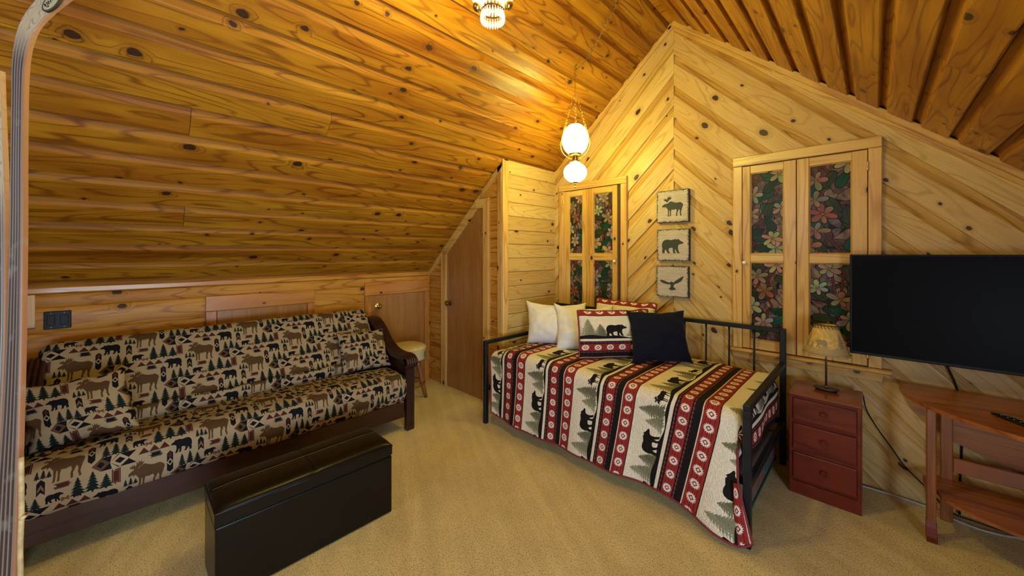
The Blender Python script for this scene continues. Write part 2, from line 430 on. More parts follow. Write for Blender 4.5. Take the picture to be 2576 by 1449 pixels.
# sofa cloth: a half-drop repeat of moose, bears, spruces and woven diamonds
def sofa_image():
    c = Canvas(.58, .31, 1900, (.30, .225, .135), (True, True)); grain(c, 3, .14, 1, 4)
    BR, BK, TR, MR = (.075, .038, .016), (.004, .0045, .008), (.005, .011, .010), (.055, .012, .011)
    BG = (.32, .24, .145)
    KX, KY = .29 / 272, .31 / 205
    t = [tree_poly(s, 6) for s in (1, 2, 3)]
    def trees(cx, cy, w, h):
        for i, (f, hh) in enumerate(((-.3, .92), (.04, 1.0), (.36, .72))):
            c.poly(place(t[i], cx + f * w, cy - (1 - hh) * h / 2, w * .42, h * hh), TR)
    for ox, oy in ((0, 0), (.29, .155)):
        def q(x, y): return (ox + x * KX + .07, oy - y * KY + .16)
        def el(x, y): return q(x, y)
        x, y = q(0, 0); c.poly(place(MOOSE, x, y, 130 * KX, 100 * KY), BR); c.poly(place(ANTLER, x, y, 130 * KX, 100 * KY), BR)
        x, y = q(85, -14); w, h = 24 * KX, 76 * KY
        c.poly(place([(0, .12), (.5, 0), (1, .12), (1, .88), (.5, 1), (0, .88)], x, y, w, h), BK)
        c.poly(place([(.5, .62), (.95, .8), (.5, .98), (.05, .8)], x, y, w * .8, h), MR)
        for k, cl in ((1, BG), (.55, BK)): c.poly(place([(.5, 0), (1, .5), (.5, 1), (0, .5)], x, y, w * 1.05 * k, h * .34 * k), cl)
        x, y = q(160, -8); trees(x, y, 95 * KX, 52 * KY)
        x, y = q(160, 36); w, h = 150 * KX, 42 * KY
        c.poly(place([(0, .5), (.2, 0), (.62, 0), (1, 0), (.8, .5), (1, 1), (.62, 1), (.2, 1)], x, y, w, h), BK)
        c.poly(place([(0, .5), (.2, 0), (.4, .5), (.2, 1)], x, y, w, h), (.085, .042, .018)); c.poly(place([(.11, .5), (.2, .25), (.29, .5), (.2, .75)], x, y, w, h), BK)
        c.poly(place([(.4, .5), (.62, 0), (.84, .5), (.62, 1)], x, y, w, h), BG); c.poly(place([(.5, .5), (.62, .26), (.74, .5), (.62, .74)], x, y, w, h), BK)
        for sg in (0, 1): c.poly(place([(.44, sg), (.58, sg), (.4, .5)], x, y, w, h), BG); c.poly(place([(.68, sg), (.80, sg), (.83, .5)], x, y, w * 1, h), BK)
        x, y = q(-140, 42); c.poly(place(BEAR, x, y, 84 * KX, 46 * KY, True), BK)
        x, y = q(-63, 58); w, h = 24 * KX, 54 * KY
        c.poly(place([(0, .1), (.5, .28), (1, .1), (1, .8), (.5, 1), (0, .8)], x, y, w, h), BK); c.poly(place([(0, .25), (.5, .5), (1, .25), (1, .45), (.5, .72), (0, .45)], x, y, w * .75, h), (.16, .09, .04))
        def brush(x, y, w, h, col, vert=False, n=7, sd=1):
            r = random.Random(sd)
            for k in range(n):
                a, b = r.uniform(-.5, -.3), r.uniform(.3, .5)
                if vert: c.rect(x + (k / n - .5) * w, x + ((k + .8) / n - .5) * w, y + a * h, y + b * h, col)
                else: c.rect(x + a * w, x + b * w, y + (k / n - .5) * h, y + ((k + .8) / n - .5) * h, col)
            c.rect(x - .3 * w, x + .3 * w, y - .3 * h, y + .3 * h, col)
        x, y = q(0, 64); brush(x, y, 56 * KX, 17 * KY, MR, sd=4)
        x, y = q(32, -54); brush(x, y, 50 * KX, 18 * KY, BK, sd=5)
        x, y = q(-106, -18); brush(x, y, 30 * KX, 52 * KY, MR, True, 6, 6)
        x, y = q(-24, 96); c.poly(place(BEAR, x, y, 54 * KX, 28 * KY), BK)
        x, y = q(25, -96)
        for dx, cl in ((-18, (.12, .06, .03)), (18, BK)):
            c.poly(place([(0, 0), (.5, .35), (1, 0), (1, 1), (.5, .65), (0, 1)], x + dx * KX, y, 24 * KX, 17 * KY), cl)
        x, y = q(27, -76)
        for dx in (-38, 0, 38): c.poly(place([(0, 0), (1, 0), (.5, 1)], x + dx * KX, y, 40 * KX, 20 * KY), MR)
        x, y = q(-60, 16); trees(x, y, 52 * KX, 30 * KY)
        x, y = q(84, 82); trees(x, y, 135 * KX, 68 * KY)
    return c.image('moose_and_bear_weave')

def medallion(c, cx, cy, r, red):
    WH = (.72, .66, .58)
    n = 16
    pts = []
    for k in range(n * 2):
        a = math.pi * k / n; rr = r * (1.0 if k % 2 else .70)
        pts.append((cx + rr * math.cos(a), cy + rr * math.sin(a)))
    c.poly(pts, WH); 
    d = r * .52; c.poly([(cx - d, cy), (cx, cy - d), (cx + d, cy), (cx, cy + d)], red)
    d = r * .27; c.poly([(cx - d, cy), (cx, cy - d), (cx + d, cy), (cx, cy + d)], WH)
    for sx in (-1, 1): c.rect(cx + sx * r * .86 - r * .06, cx + sx * r * .86 + r * .06, cy - r * .2, cy + r * .2, red)

# quilt cloth, drawn upright: x along the stripes (repeat .58 m), y up (repeat .475 m)
def quilt_image():
    Wd, H = .58, .475
    CR = (.70, .62, .47); BK = (.008, .006, .006); RD = (.28, .022, .018); GR = (.15, .145, .085); GR2 = (.24, .23, .14)
    c = Canvas(Wd, H, 2000, CR, (True, True))
    Yp = lambda s: H - s            # s measured down from the top of the cream band
    for k, (x, w, h, sd, col) in enumerate(((.045, .15, .175, 5, GR2), (.125, .14, .13, 6, GR), (.355, .13, .125, 8, GR2), (.425, .15, .18, 7, GR))):
        c.poly(place(tree_poly(sd, 10), x, Yp(.205 - h / 2), w, h), col)
        c.poly(place(tree_poly(sd + 20, 8), x + .015, Yp(.205 - h * .4), w * .6, h * .7), tuple(q * .8 for q in col))
    # black hill line
    xs = np.linspace(0, Wd, 80); top = [.192 - .010 * math.sin(2 * math.pi * x / Wd * 1 + .6) - .006 * math.sin(2 * math.pi * x / Wd * 3) for x in xs]
    c.poly([(x, Yp(t)) for x, t in zip(xs, top)] + [(x, Yp(.214)) for x in xs[::-1]], BK)
    c.poly(place(BEAR, .235, Yp(.134), .15, .112), BK)
    c.poly(place(MOOSE, .525, Yp(.152), .095, .085), BK); c.poly(place(ANTLER, .525, Yp(.152), .095, .09), BK)
    c.rect(-.01, Wd + .01, Yp(.262), Yp(.236), BK); c.rect(-.01, Wd + .01, Yp(.326), Yp(.262), RD); c.rect(-.01, Wd + .01, Yp(.382), Yp(.326), BK)
    c.rect(-.01, Wd + .01, Yp(.388), Yp(.382), CR); c.rect(-.01, Wd + .01, Yp(.470), Yp(.388), RD); c.rect(-.01, Wd + .01, 0, Yp(.470), BK)
    for s_ in (.278, .294, .311): c.rect(-.01, Wd + .01, Yp(s_ + .0008), Yp(s_ - .0008), BK)
    for s_ in (.404, .429, .452): c.rect(-.01, Wd + .01, Yp(s_ + .0008), Yp(s_ - .0008), BK)
    sp = Wd / 7
    for k in range(7):
        medallion(c, (k + .25) * sp, Yp(.294), .029, RD); medallion(c, (k + .65) * sp, Yp(.429), .031, RD)
    for k in range(21):
        x = (k + .5) * Wd / 21
        for s_ in (.249, .337):
            c.line([(x - .012, Yp(s_)), (x + .012, Yp(s_))], .0022, (.40, .16, .14))
            c.poly([(x - .004, Yp(s_)), (x, Yp(s_) - .009), (x + .004, Yp(s_)), (x, Yp(s_) + .009)], (.30, .03, .03))
    grain(c, 5, .05)
    return c.image('bear_lodge_quilt')

def glass_image(name, w, h, seed, tint):
    r = random.Random(seed); c = Canvas(w, h, 1500, (0, 0, 0)); R = np.random.RandomState(seed)
    X, Y = np.meshgrid((np.arange(c.W) + .5) / c.rx, (np.arange(c.H) + .5) / c.ry)
    n = 26; px, py = R.rand(n) * w, R.rand(n) * h
    pal = np.array([(.20, .11, .10), (.26, .16, .12), (.10, .065, .07), (.30, .20, .15), (.13, .06, .055), (.06, .07, .06), (.17, .12, .15)]) * tint
    d1 = np.full(X.shape, 9.); d2 = d1.copy(); idx = np.zeros(X.shape, int)
    for i in range(n):
        d = np.hypot((X - px[i]) + .012 * np.sin(60 * Y + i), Y - py[i]); m = d < d1
        d2 = np.where(m, d1, np.minimum(d2, d)); idx[m] = i; d1 = np.where(m, d, d1)
    col = pal[R.randint(0, len(pal), n)][idx]
    mott = 1 + .45 * np.sin(35 * X + 6 * np.sin(21 * Y + seed)) * np.sin(28 * Y + 5 * np.sin(33 * X)) 
    c.a[:] = (col * mott[..., None]).astype(np.float32); c.a[(d2 - d1) < .0035] = (.008, .006, .006)
    LN = (.008, .006, .006)
    for _ in range(2):   # branches
        x, y = r.random() * w, -.02; pts = [(x, y)]
        while y < h: x = min(w, max(0, x + r.uniform(-.05, .05))); y += r.uniform(.04, .08); pts.append((x, y))
        c.line(pts, .015, LN); c.line(pts, .010, (.20 * tint, .045 * tint, .03 * tint))
    for _ in range(11):   # leaves
        x, y, a = r.random() * w, r.random() * h, r.uniform(0, 6.3); g = r.choice([(.012, .075, .045), (.02, .05, .025), (.015, .10, .07), (.04, .06, .02)])
        c.ell(x, y, .066, .028, a, tuple(q * tint * 1.2 for q in g), LN, .10)
        c.line([(x - .06 * math.cos(a), y - .06 * math.sin(a)), (x + .06 * math.cos(a), y + .06 * math.sin(a))], .002, LN)
    for k in range(6):   # blossoms
        x, y = r.random() * w, (k + r.random()) / 6 * h; a0 = r.uniform(0, 6.3)
        b = r.choice([(.62, .46, .27), (.42, .28, .18), (.40, .30, .26), (.60, .52, .36), (.40, .18, .11), (.46, .38, .30)]); np_ = r.choice([5, 6])
        for i in range(np_):
            a = a0 + 6.283 * i / np_; L = r.uniform(.030, .046)
            c.ell(x + L * .85 * math.cos(a), y + L * .85 * math.sin(a), L, L * r.uniform(.36, .55), a, tuple(q * tint * r.uniform(.6, 1.15) for q in b), LN, .15)
        c.ell(x, y, .007, .007, 0, (.45, .10, .03), LN, .25)
    return c.image(name)

def img_mat(name, im, rough=.85, sheen=0, bump=None, spec=.5, coat=0, interp='Linear', emis=0, uvscale=None):
    s = NT(name); tc = s.n('TexCoord'); t = s.n('TexImage'); t.image = im; t.interpolation = interp
    s.l(tc.outputs['UV'], t.inputs[0]); s.l(t.outputs[0], s.b.inputs['Base Color'])
    s.b.inputs['Roughness'].default_value = rough; s.b.inputs['Sheen Weight'].default_value = sheen
    s.b.inputs['Specular IOR Level'].default_value = spec; s.b.inputs['Coat Weight'].default_value = coat
    if bump == 'quilt':      # meandering stitch lines pressed into wadding
        v = s.vmath('MULTIPLY', tc.outputs['UV'], (.58, .475, 0)); wv = s.noise(v, 26, 1, .4)
        st = s.mr(s.math('ABSOLUTE', s.math('SUBTRACT', s.math('FRACT', s.math('MULTIPLY', wv, 7)), .5)), 0, .35, 0, 1, True)
        s.bump(s.math('ADD', st, s.math('MULTIPLY', s.noise(v, 500, 2), .15)), .55, .004)
    elif bump == 'weave':
        v = s.vmath('MULTIPLY', tc.outputs['UV'], (.58, .31, 0)); s.bump(s.noise(s.vmath('MULTIPLY', v, (1, .3, 1)), 900, 2), .35, .001)
    return s.m
M['sofa'] = img_mat('moose_cloth', sofa_image(), bump='weave', spec=.15)
M['quilt'] = img_mat('quilt_cloth', quilt_image(), bump='quilt', spec=.2)
# ------------------------------------------------------------------ the room shell
def struct(name, bm_or_obj, mat=None, **k):
    o = bm_or_obj if isinstance(bm_or_obj, bpy.types.Object) else bm_obj(name, bm_or_obj, mat)
    return props(o, kind='structure', **k)

def plank(parent, mat, org, v, n, Wd, a0, a1, clips, prof, name='plank', cove=.05):
    v, n, org = Vector(v).normalized(), Vector(n).normalized(), Vector(org); u = v.cross(n)
    Mx = Matrix(((u.x, v.x, n.x, org.x), (u.y, v.y, n.y, org.y), (u.z, v.z, n.z, org.z), (0, 0, 0, 1)))
    Mi = Mx.inverted(); R3 = Mi.to_3x3()
    bm = bmesh.new(); A, B = [], []
    for s_, h in prof:
        A.append(bm.verts.new((a0, s_, h))); B.append(bm.verts.new((a1, s_, h)))
    k = len(prof); bm.faces.new(A); bm.faces.new(B[::-1])
    for i in range(k): bm.faces.new((A[i], B[i], B[(i + 1) % k], A[(i + 1) % k]))
    for co, no in clips:
        if not bm.verts: break
        r = bmesh.ops.bisect_plane(bm, geom=bm.verts[:] + bm.edges[:] + bm.faces[:], plane_co=Mi @ Vector(co), plane_no=R3 @ Vector(no), clear_outer=True)
        es = [e for e in r['geom_cut'] if isinstance(e, bmesh.types.BMEdge)]
        if es:
            try: bmesh.ops.holes_fill(bm, edges=es, sides=20)
            except Exception: pass
    if len(bm.faces) < 3: bm.free(); return None
    # local origin at the piece itself
    cx = sum(x.co.x for x in bm.verts) / len(bm.verts)
    bmesh.ops.translate(bm, verts=bm.verts, vec=(-cx, 0, 0))
    mats = mat if isinstance(mat, (list, tuple)) else [mat]
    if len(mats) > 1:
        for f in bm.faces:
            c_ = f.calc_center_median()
            if len(f.verts) == 4 and c_.y < cove: f.material_index = 1  # cove faces take the slot with bounced light in its colour
    o = bm_obj(name, bm, mats, parent)
    o.matrix_local = Mx @ Matrix.Translation((cx, 0, 0))
    return o

def prof_lap(Wd, h=.015, strip=.05):      # recessed cove at the upper edge, proud sharp lower edge
    return [(0, 0), (0, .0015), (strip * .42, .002), (strip * .72, h * .45), (strip, h * .93), (strip + .006, h), (Wd - .003, h), (Wd, h - .003), (Wd, 0)]
def prof_v(Wd, h=.012, c=.0065):
    return [(0, 0), (0, h - c), (c, h), (Wd - c, h), (Wd, h - c), (Wd, 0)]
def prof_round(Wd, h=.02):
    return [(0, 0), (0, .002)] + [(Wd * t, .002 + h * math.sin(math.pi * t) ** .5) for t in (.06, .16, .3, .5, .7, .84, .94)] + [(Wd, .002), (Wd, 0)]

# floor: subdivided a little for a soft carpet
fl = box('floor', XK - .1, XRK + .1, YB - .1, YG + .1, -.06, 0, M['carpet'], bevel=0); struct('floor', fl)

def slab(name, quad, thick, mat):
    """quad: 4 points, room side; extruded away along the normal"""
    q = [Vector(p) for p in quad]; n = (q[1] - q[0]).cross(q[2] - q[0]).normalized()
    bm = bmesh.new(); A = [bm.verts.new(p) for p in q]; B = [bm.verts.new(p - n * thick) for p in q]
    bm.faces.new(A); bm.faces.new(B[::-1])
    for i in range(4): bm.faces.new((A[i], B[i], B[(i + 1) % 4], A[(i + 1) % 4]))
    return struct(name, bm, mat)

T = .016
E0, E1 = YB - .05, YG + .05
cl = slab('ceiling_left', [(XR, E0, ZR + T), (XR, E1, ZR + T), (XK - .05, E1, ZR + T + SL * (XK - .05 - XR)), (XK - .05, E0, ZR + T + SL * (XK - .05 - XR))][::-1], .06, M['gap'])
cr = slab('ceiling_right', [(XR, E0, ZR + T), (XRK + .05, E0, ZR + T - SL * (XRK + .05 - XR)), (XRK + .05, E1, ZR + T - SL * (XRK + .05 - XR)), (XR, E1, ZR + T)][::-1], .06, M['gap'])
# left slope boards
LS = 3.47; W0 = .1865
for k in range(-1, 20):
    s0 = .01 + 1.875 - 10 * W0 + k * W0
    if s0 > LS - .01 or s0 + W0 < .03: continue
    org = Vector((XR, 0, ZR)) + Vector((-1, 0, -SL)) / HY * s0 + Vector((-SL, 0, 1)) / HY * T * .0
    org = org + Vector((-SL, 0, 1)) / HY * .012
    mid = s0 + W0 / 2
    cuts = {2.0: .241, 1.8: .934, 2.75: .258}
    ys = [YB]
    for key, yy in cuts.items():
        if abs(mid - key) < W0 / 2: ys.append(yy)
    if len(ys) == 1: ys.append(YB + rnd.uniform(.3, 1.6))
    ys.append(YG); ys.sort()
    for ya, yb in zip(ys[:-1], ys[1:]):
        plank(cl, [M['ceil'], M['ceil_bounce']], org, (-1, 0, -SL), (SL, 0, -1), W0, -yb + .0012, -ya - .0012, [((XR, 0, 0), (1, 0, 0)), ((XK + .001, 0, 0), (-1, 0, 0))], prof_lap(W0 - .001, .025, .052))
# right slope boards
for k in range(-3, 16):
    s0 = .56 + k * .1905 - .19
    if s0 + .19 < .03 or s0 > LS - .05: continue
    org = Vector((XR, 0, ZR)) + Vector((1, 0, -SL)) / HY * s0 + Vector((SL, 0, 1)) / HY * .012
    mid = s0 + .095; ys = [YB]
    for key, yy in ((1.98, 2.267), (2.18, 2.915)):
        if abs(mid - key) < .095: ys.append(yy)
    if len(ys) == 1: ys.append(rnd.uniform(-2, .6))
    ys.append(YG); ys.sort()
    for ya, yb in zip(ys[:-1], ys[1:]):
        plank(cr, [M['ceil'], M['ceil_bounce']], org, (1, 0, -SL), (-SL, 0, -1), .19, ya + .0012, yb - .0012, [((XR, 0, 0), (-1, 0, 0))], prof_lap(.1885, .026, .055))

rf = bmesh.new(); add_prism(rf, [(XR - .028, ZR - .028), (XR + .028, ZR - .028), (XR + .004, ZR + .01), (XR - .004, ZR + .01)], lambda u, v, d: (u, d, v), YB, YG - .02)
struct('trim_10', rf, M['ceil_bounce'])
# gable wall with chevron boards
def gable_bm(y0, y1):
    poly = [(XK - .05, -.05), (XRK + .05, -.05), (XRK + .05, ZR - SL * (XRK - XR) + .1), (XR, ZR + .1), (XK - .05, ZR + SL * (XK - XR) + .1)]
    bm = bmesh.new(); add_prism(bm, poly, lambda u, v, d: (u, d, v), y0, y1); return bm
wb = struct('wall_back', gable_bm(YG + .013, YG + .09), M['gap'])
q = math.sqrt(.5); WG = .1966
roofL = ((XR, 0, ZR), (-SL / HY, 0, 1 / HY)); roofR = ((XR, 0, ZR), (SL / HY, 0, 1 / HY))
for side in (0, 1):
    for k in range(-7, 25):
        zc = (3.351 if side == 0 else 3.245) - k * .278        # lower seam on the centre line
        v = (q, 0, -q) if side == 0 else (-q, 0, -q)
        vv = Vector(v); low = Vector((XR, YG + .013, zc)); org = low - vv * WG
        clips = [(roofL if side == 0 else roofR), ((0, 0, 0), (0, 0, -1)),
                 ((XR - .0006, 0, 0), (1, 0, 0)) if side == 0 else ((XR + .0006, 0, 0), (-1, 0, 0)),
                 ((XS - .01, 0, 0), (-1, 0, 0)) if side == 0 else ((XRK, 0, 0), (1, 0, 0))]
        plank(wb, [M['pine'], M['pine_bounce']], org, v, (0, -1, 0), WG, -4.5, 4.5, clips, prof_lap(WG - .0008, .0135, .058))

# knee wall behind the sofa
wl = box('wall_left', XK - .08, XK, YB, YG, -.02, ZK + .06, M['gap'], bevel=0); struct('wall_left', wl)
zt = 1.238
for zb in (1.147, .986, .82, .655, .49, .325, .16, 0):
    w = zt - zb
    plank(wl, M['knee'], (XK, 0, zt), (0, 0, -1), (1, 0, 0), w, -YC, -YE, [], prof_round(w - .001, .012)); zt = zb
# closet front wall with its sloping top
bm = bmesh.new()
add_prism(bm, [(XK, 0), (XS, 0), (XS, ZR + SL * (XS - XR) + .01), (XK, ZR + SL * (XK - XR) + .01)], lambda u, v, d: (u, d, v), YC + .011, YC + .06)
wc = struct('wall_closet_front', bm, M['gap'])
for k in range(18):
    z1 = 2.33 - k * .1375
    if z1 < .02: continue
    plank(wc, M['knee'], (0, YC + .012, z1), (0, 0, -1), (0, -1, 0), .1375, 2.56, 3.843, [roofL, ((0, 0, 0), (0, 0, -1))], prof_v(.1355))
bm = bmesh.new(); add_box(bm, XS - .05, XS - .011, YC + .012, YG + .013, 0, ZR + SL * (XS - XR) + .01)
ws = struct('wall_closet_side', bm, M['gap'])
for k in range(18):
    z1 = 2.413 - k * .1375
    if z1 < .02: continue
    plank(ws, M['pine'], (XS - .012, 0, z1), (0, 0, -1), (1, 0, 0), .1375, -YG - .005, -YC - .012, [roofL, ((0, 0, 0), (0, 0, -1))], prof_v(.1355))
# partition at the far left of the sofa
bm = bmesh.new(); add_prism(bm, [(XK, 0), (-2.85, 0), (-2.85, ZR + SL * (-2.85 - XR)), (XK, ZK)], lambda u, v, d: (u, d, v), YE - .07, YE - .013)
wp = struct('wall_partition', bm, M['knee'])
for k in range(15):
    z1 = 2.25 - k * .16
    if z1 < .02: continue
    plank(wp, M['knee'], (0, YE - .013, z1), (0, 0, -1), (0, 1, 0), .16, -XK * -1, -2.85, [roofL, ((0, 0, 0), (0, 0, -1))], prof_round(.159, .012))
# right knee wall and rear gable, behind the camera, each with a window opening
def wall_with_hole(name, a0, a1, z0, z1, h, f, d0, d1, mat):
    bm = bmesh.new()
    for (p, r, s_, t) in ((a0, h[0], z0, z1), (h[1], a1, z0, z1), (h[0], h[1], z0, h[2]), (h[0], h[1], h[3], z1)):
        add_prism(bm, [(p, s_), (r, s_), (r, t), (p, t)], f, d0, d1)
    return struct(name, bm, mat)
wall_with_hole('wall_right', YB, YG, 0, ZK + .06, (-1.05, .45, .38, 1.18), lambda u, v, d: (d, u, v), XRK, XRK + .06, M['knee'])
bm = bmesh.new(); zr = lambda x: ZR + .1 - SL * abs(x - XR)
for poly in ([(XK - .05, -.05), (-2.0, -.05), (-2.0, zr(-2.0)), (XK - .05, zr(XK - .05))], [(-.5, -.05), (XRK + .05, -.05), (XRK + .05, zr(XRK + .05)), (-.5, zr(-.5))], [(-2.0, -.05), (-.5, -.05), (-.5, 1.68), (-2.0, 1.68)], [(-2.0, 2.72), (-.5, 2.72), (-.5, zr(-.5)), (XR, zr(XR)), (-2.0, zr(-2.0))]):
    add_prism(bm, poly, lambda u, v, d: (u, d, v), YB - .06, YB)
wf = struct('wall_front', bm, M['knee'])
bm = bmesh.new()
for (u0, u1, v0, v1) in ((-2.07, -2.0, 1.61, 2.79), (-.5, -.43, 1.61, 2.79), (-2.0, -.5, 1.61, 1.68), (-2.0, -.5, 2.72, 2.79), (-1.275, -1.235, 1.68, 2.72)): add_box(bm, u0, u1, YB - .03, YB + .02, v0, v1, .004)
struct('window_3', bm, M['trimX'])

# ------------------------------------------------------------------ mouldings
def trim(name, poly, f, d0, d1, mat, bevel=.002):
    return struct(name, prism(name, poly, f, d0, d1, mat, bevel=bevel))
FY = lambda u, v, d: (u, d, v)      # on a wall facing -y: polygon in x,z
FX = lambda u, v, d: (d, u, v)      # on a wall facing +x: polygon in y,z
def slopeband(x0, x1, wv, s, dz=0.0):
    return [(x0, ZR + s * (x0 - XR) + dz), (x1, ZR + s * (x1 - XR) + dz), (x1, ZR + s * (x1 - XR) - wv + dz), (x0, ZR + s * (x0 - XR) - wv + dz)]
def slope_obj(name, x0, x1, wv, s, y0, y1, mat, dz=0.0):
    """a rake board in its own frame so that the grain runs along it"""
    bm = bmesh.new(); add_prism(bm, slopeband(x0, x1, wv, s, dz), FY, y1, y0, .003)
    ang = math.atan(s); R = Matrix.Rotation(ang, 4, 'Y'); bmesh.ops.transform(bm, matrix=R, verts=bm.verts)
    o = bm_obj(name, bm, mat); o.rotation_euler = (0, -ang, 0); return struct(name, o)
slope_obj('trim_1', XS, XR, .062, SL, YG - .018, YG + .01, M['trimX'])
slope_obj('trim_2', XR, XRK, .060, -SL, YG - .034, YG + .01, M['trimX'])
slope_obj('trim_3', XR, XRK, .034, -SL, YG - .024, YG + .01, M['trimX'], -.060)
slope_obj('trim_4', XK, XS, .068, SL, YC - .020, YC + .01, M['trimX'])
trim('trim_5', [(-2.4, YE), (-2.4, YE)], FX, 0, 0, M['gap']) if False else None
struct('trim_6', box('trim_6', XK, XK + .024, YE, YC, 1.238, 1.283, M['trimY'], bevel=.008))
struct('trim_7', box('trim_7', XK, XK + .02, YE, YE + .037, 1.021, 1.236, M['trimZ'], bevel=.002))
# corner post of the closet: a face towards the room and a face beside it
struct('trim_8', box('trim_8', -2.632, -2.572, YC - .020, YC + .004, 0, 2.352, M['trimZ'], bevel=.003))
struct('trim_9', box('trim_9', -2.570, -2.549, YC - .020, YC + .055, 0, 2.40, M['trimZY'], bevel=.004))

# ------------------------------------------------------------------ doors in the knee wall and closet
def hinge(parent, y0, z, axis='x'):
    if axis == 'x': return box('hinge', y0 - .006, y0 + .006, YC - .034, YC - .022, z - .04, z + .04, M['brass'], parent, .002)
    return box('hinge', XK + .022, XK + .032, y0 - .005, y0 + .005, z - .035, z + .035, M['brass'], parent, .002)
def knob(parent, c, d, mats, r=.026):
    """knob on a short stem, along direction d"""
    d = Vector(d).normalized(); R = d.to_track_quat('Z', 'Y').to_matrix().to_4x4(); R.translation = Vector(c)
    bm = bmesh.new(); add_lathe(bm, [(0, 0), (.030, 0), (.031, .004), (.022, .009), (.010, .012), (.009, .026), (.018, .030), (r, .040), (r, .050), (.018, .058), (0, .060)], n=24)
    bmesh.ops.transform(bm, matrix=R, verts=bm.verts); return bm_obj('door_knob', bm, mats, parent, auto=35)

# door_1: tall closet door under the slope
dpoly = [(-3.467, 0.012), (-2.841, .012), (-2.841, 1.955), (-2.928, 1.955), (-3.467, 1.485)]
d1 = prism('door_1', dpoly, FY, YC + .005, YC - .006, M['lauan'], bevel=.001); struct('door_1', d1)
def casing(parent, poly, mat, y1=-.024, f=None, y0=.0):
    return prism('casing', poly, f or (lambda u, v, d: (u, YC + d, v)), y0, y1, mat, parent, bevel=.003)
casing(d1, [(-3.567, 0), (-3.470, 0), (-3.470, 1.487), (-3.567, 1.512)], M['trimZ'])
casing(d1, [(-3.567, 1.516), (-3.470, 1.489), (-2.928, 1.960), (-2.949, 2.052)], M['trimX'])
casing(d1, [(-2.949, 2.055), (-2.926, 1.960), (-2.838, 1.960), (-2.752, 2.055)], M['trimX'])
casing(d1, [(-2.836, 0), (-2.752, 0), (-2.752, 2.062), (-2.836, 1.985)], M['trimZ'], -.030)
knob(d1, (-3.415, YC - .006, .942), (0, -1, 0), M['dbrass'], .027)
hinge(d1, -2.846, 1.74); hinge(d1, -2.846, .30)

def hatch(name, y0, y1, zt, iy0, iy1, izt, kn=None, hg=None):
    d = box(name, XK + .012, XK + .020, iy0, iy1, .01, izt, M['lauanY'], bevel=.001); struct(name, d)
    f = lambda u, v, dd: (XK + dd, u, v)
    for poly, m in (([(y0, 0), (iy0 - .004, 0), (iy0 - .004, izt + .004), (y0, izt + .004)], M['trimZ2']), ([(iy1 + .004, 0), (y1, 0), (y1, izt + .004), (iy1 + .004, izt + .004)], M['trimZ2']),
                    ([(y0, izt + .006), (y1, izt + .006), (y1, zt), (y0, zt)], M['trimYo'])):
        prism('casing', poly, f, .004, .030, m, d, bevel=.003)
    prism('stop', [(iy0 - .004, .0), (iy0 + .006, 0), (iy0 + .006, izt + .004), (iy0 - .004, izt + .004)], f, .004, .012, M['gap'], d)
    if kn: knob(d, (XK + .020, kn[0], kn[1]), (1, 0, 0), M['brass'], .026)
    for h in hg or (): hinge(d, h[0], h[1], 'y')
M['trimZ2'] = wood('orange_casing_z', (.54, .235, .045), (.44, .17, .028), (.22, .07, .012), axis='ZY', rings=4, knots=.15, across=10, ks=7)
M['trimYo'] = wood('orange_casing_y', (.54, .235, .045), (.44, .17, .028), (.22, .07, .012), axis='YZ', rings=4, knots=.3, across=10, ks=7)
hatch('door_2', .428, 1.234, 1.155, .501, 1.168, 1.030)
hatch('door_3', 1.722, 2.498, 1.190, 1.800, 2.440, 1.048, (1.866, .934), ((2.447, .90), (2.447, .34)))

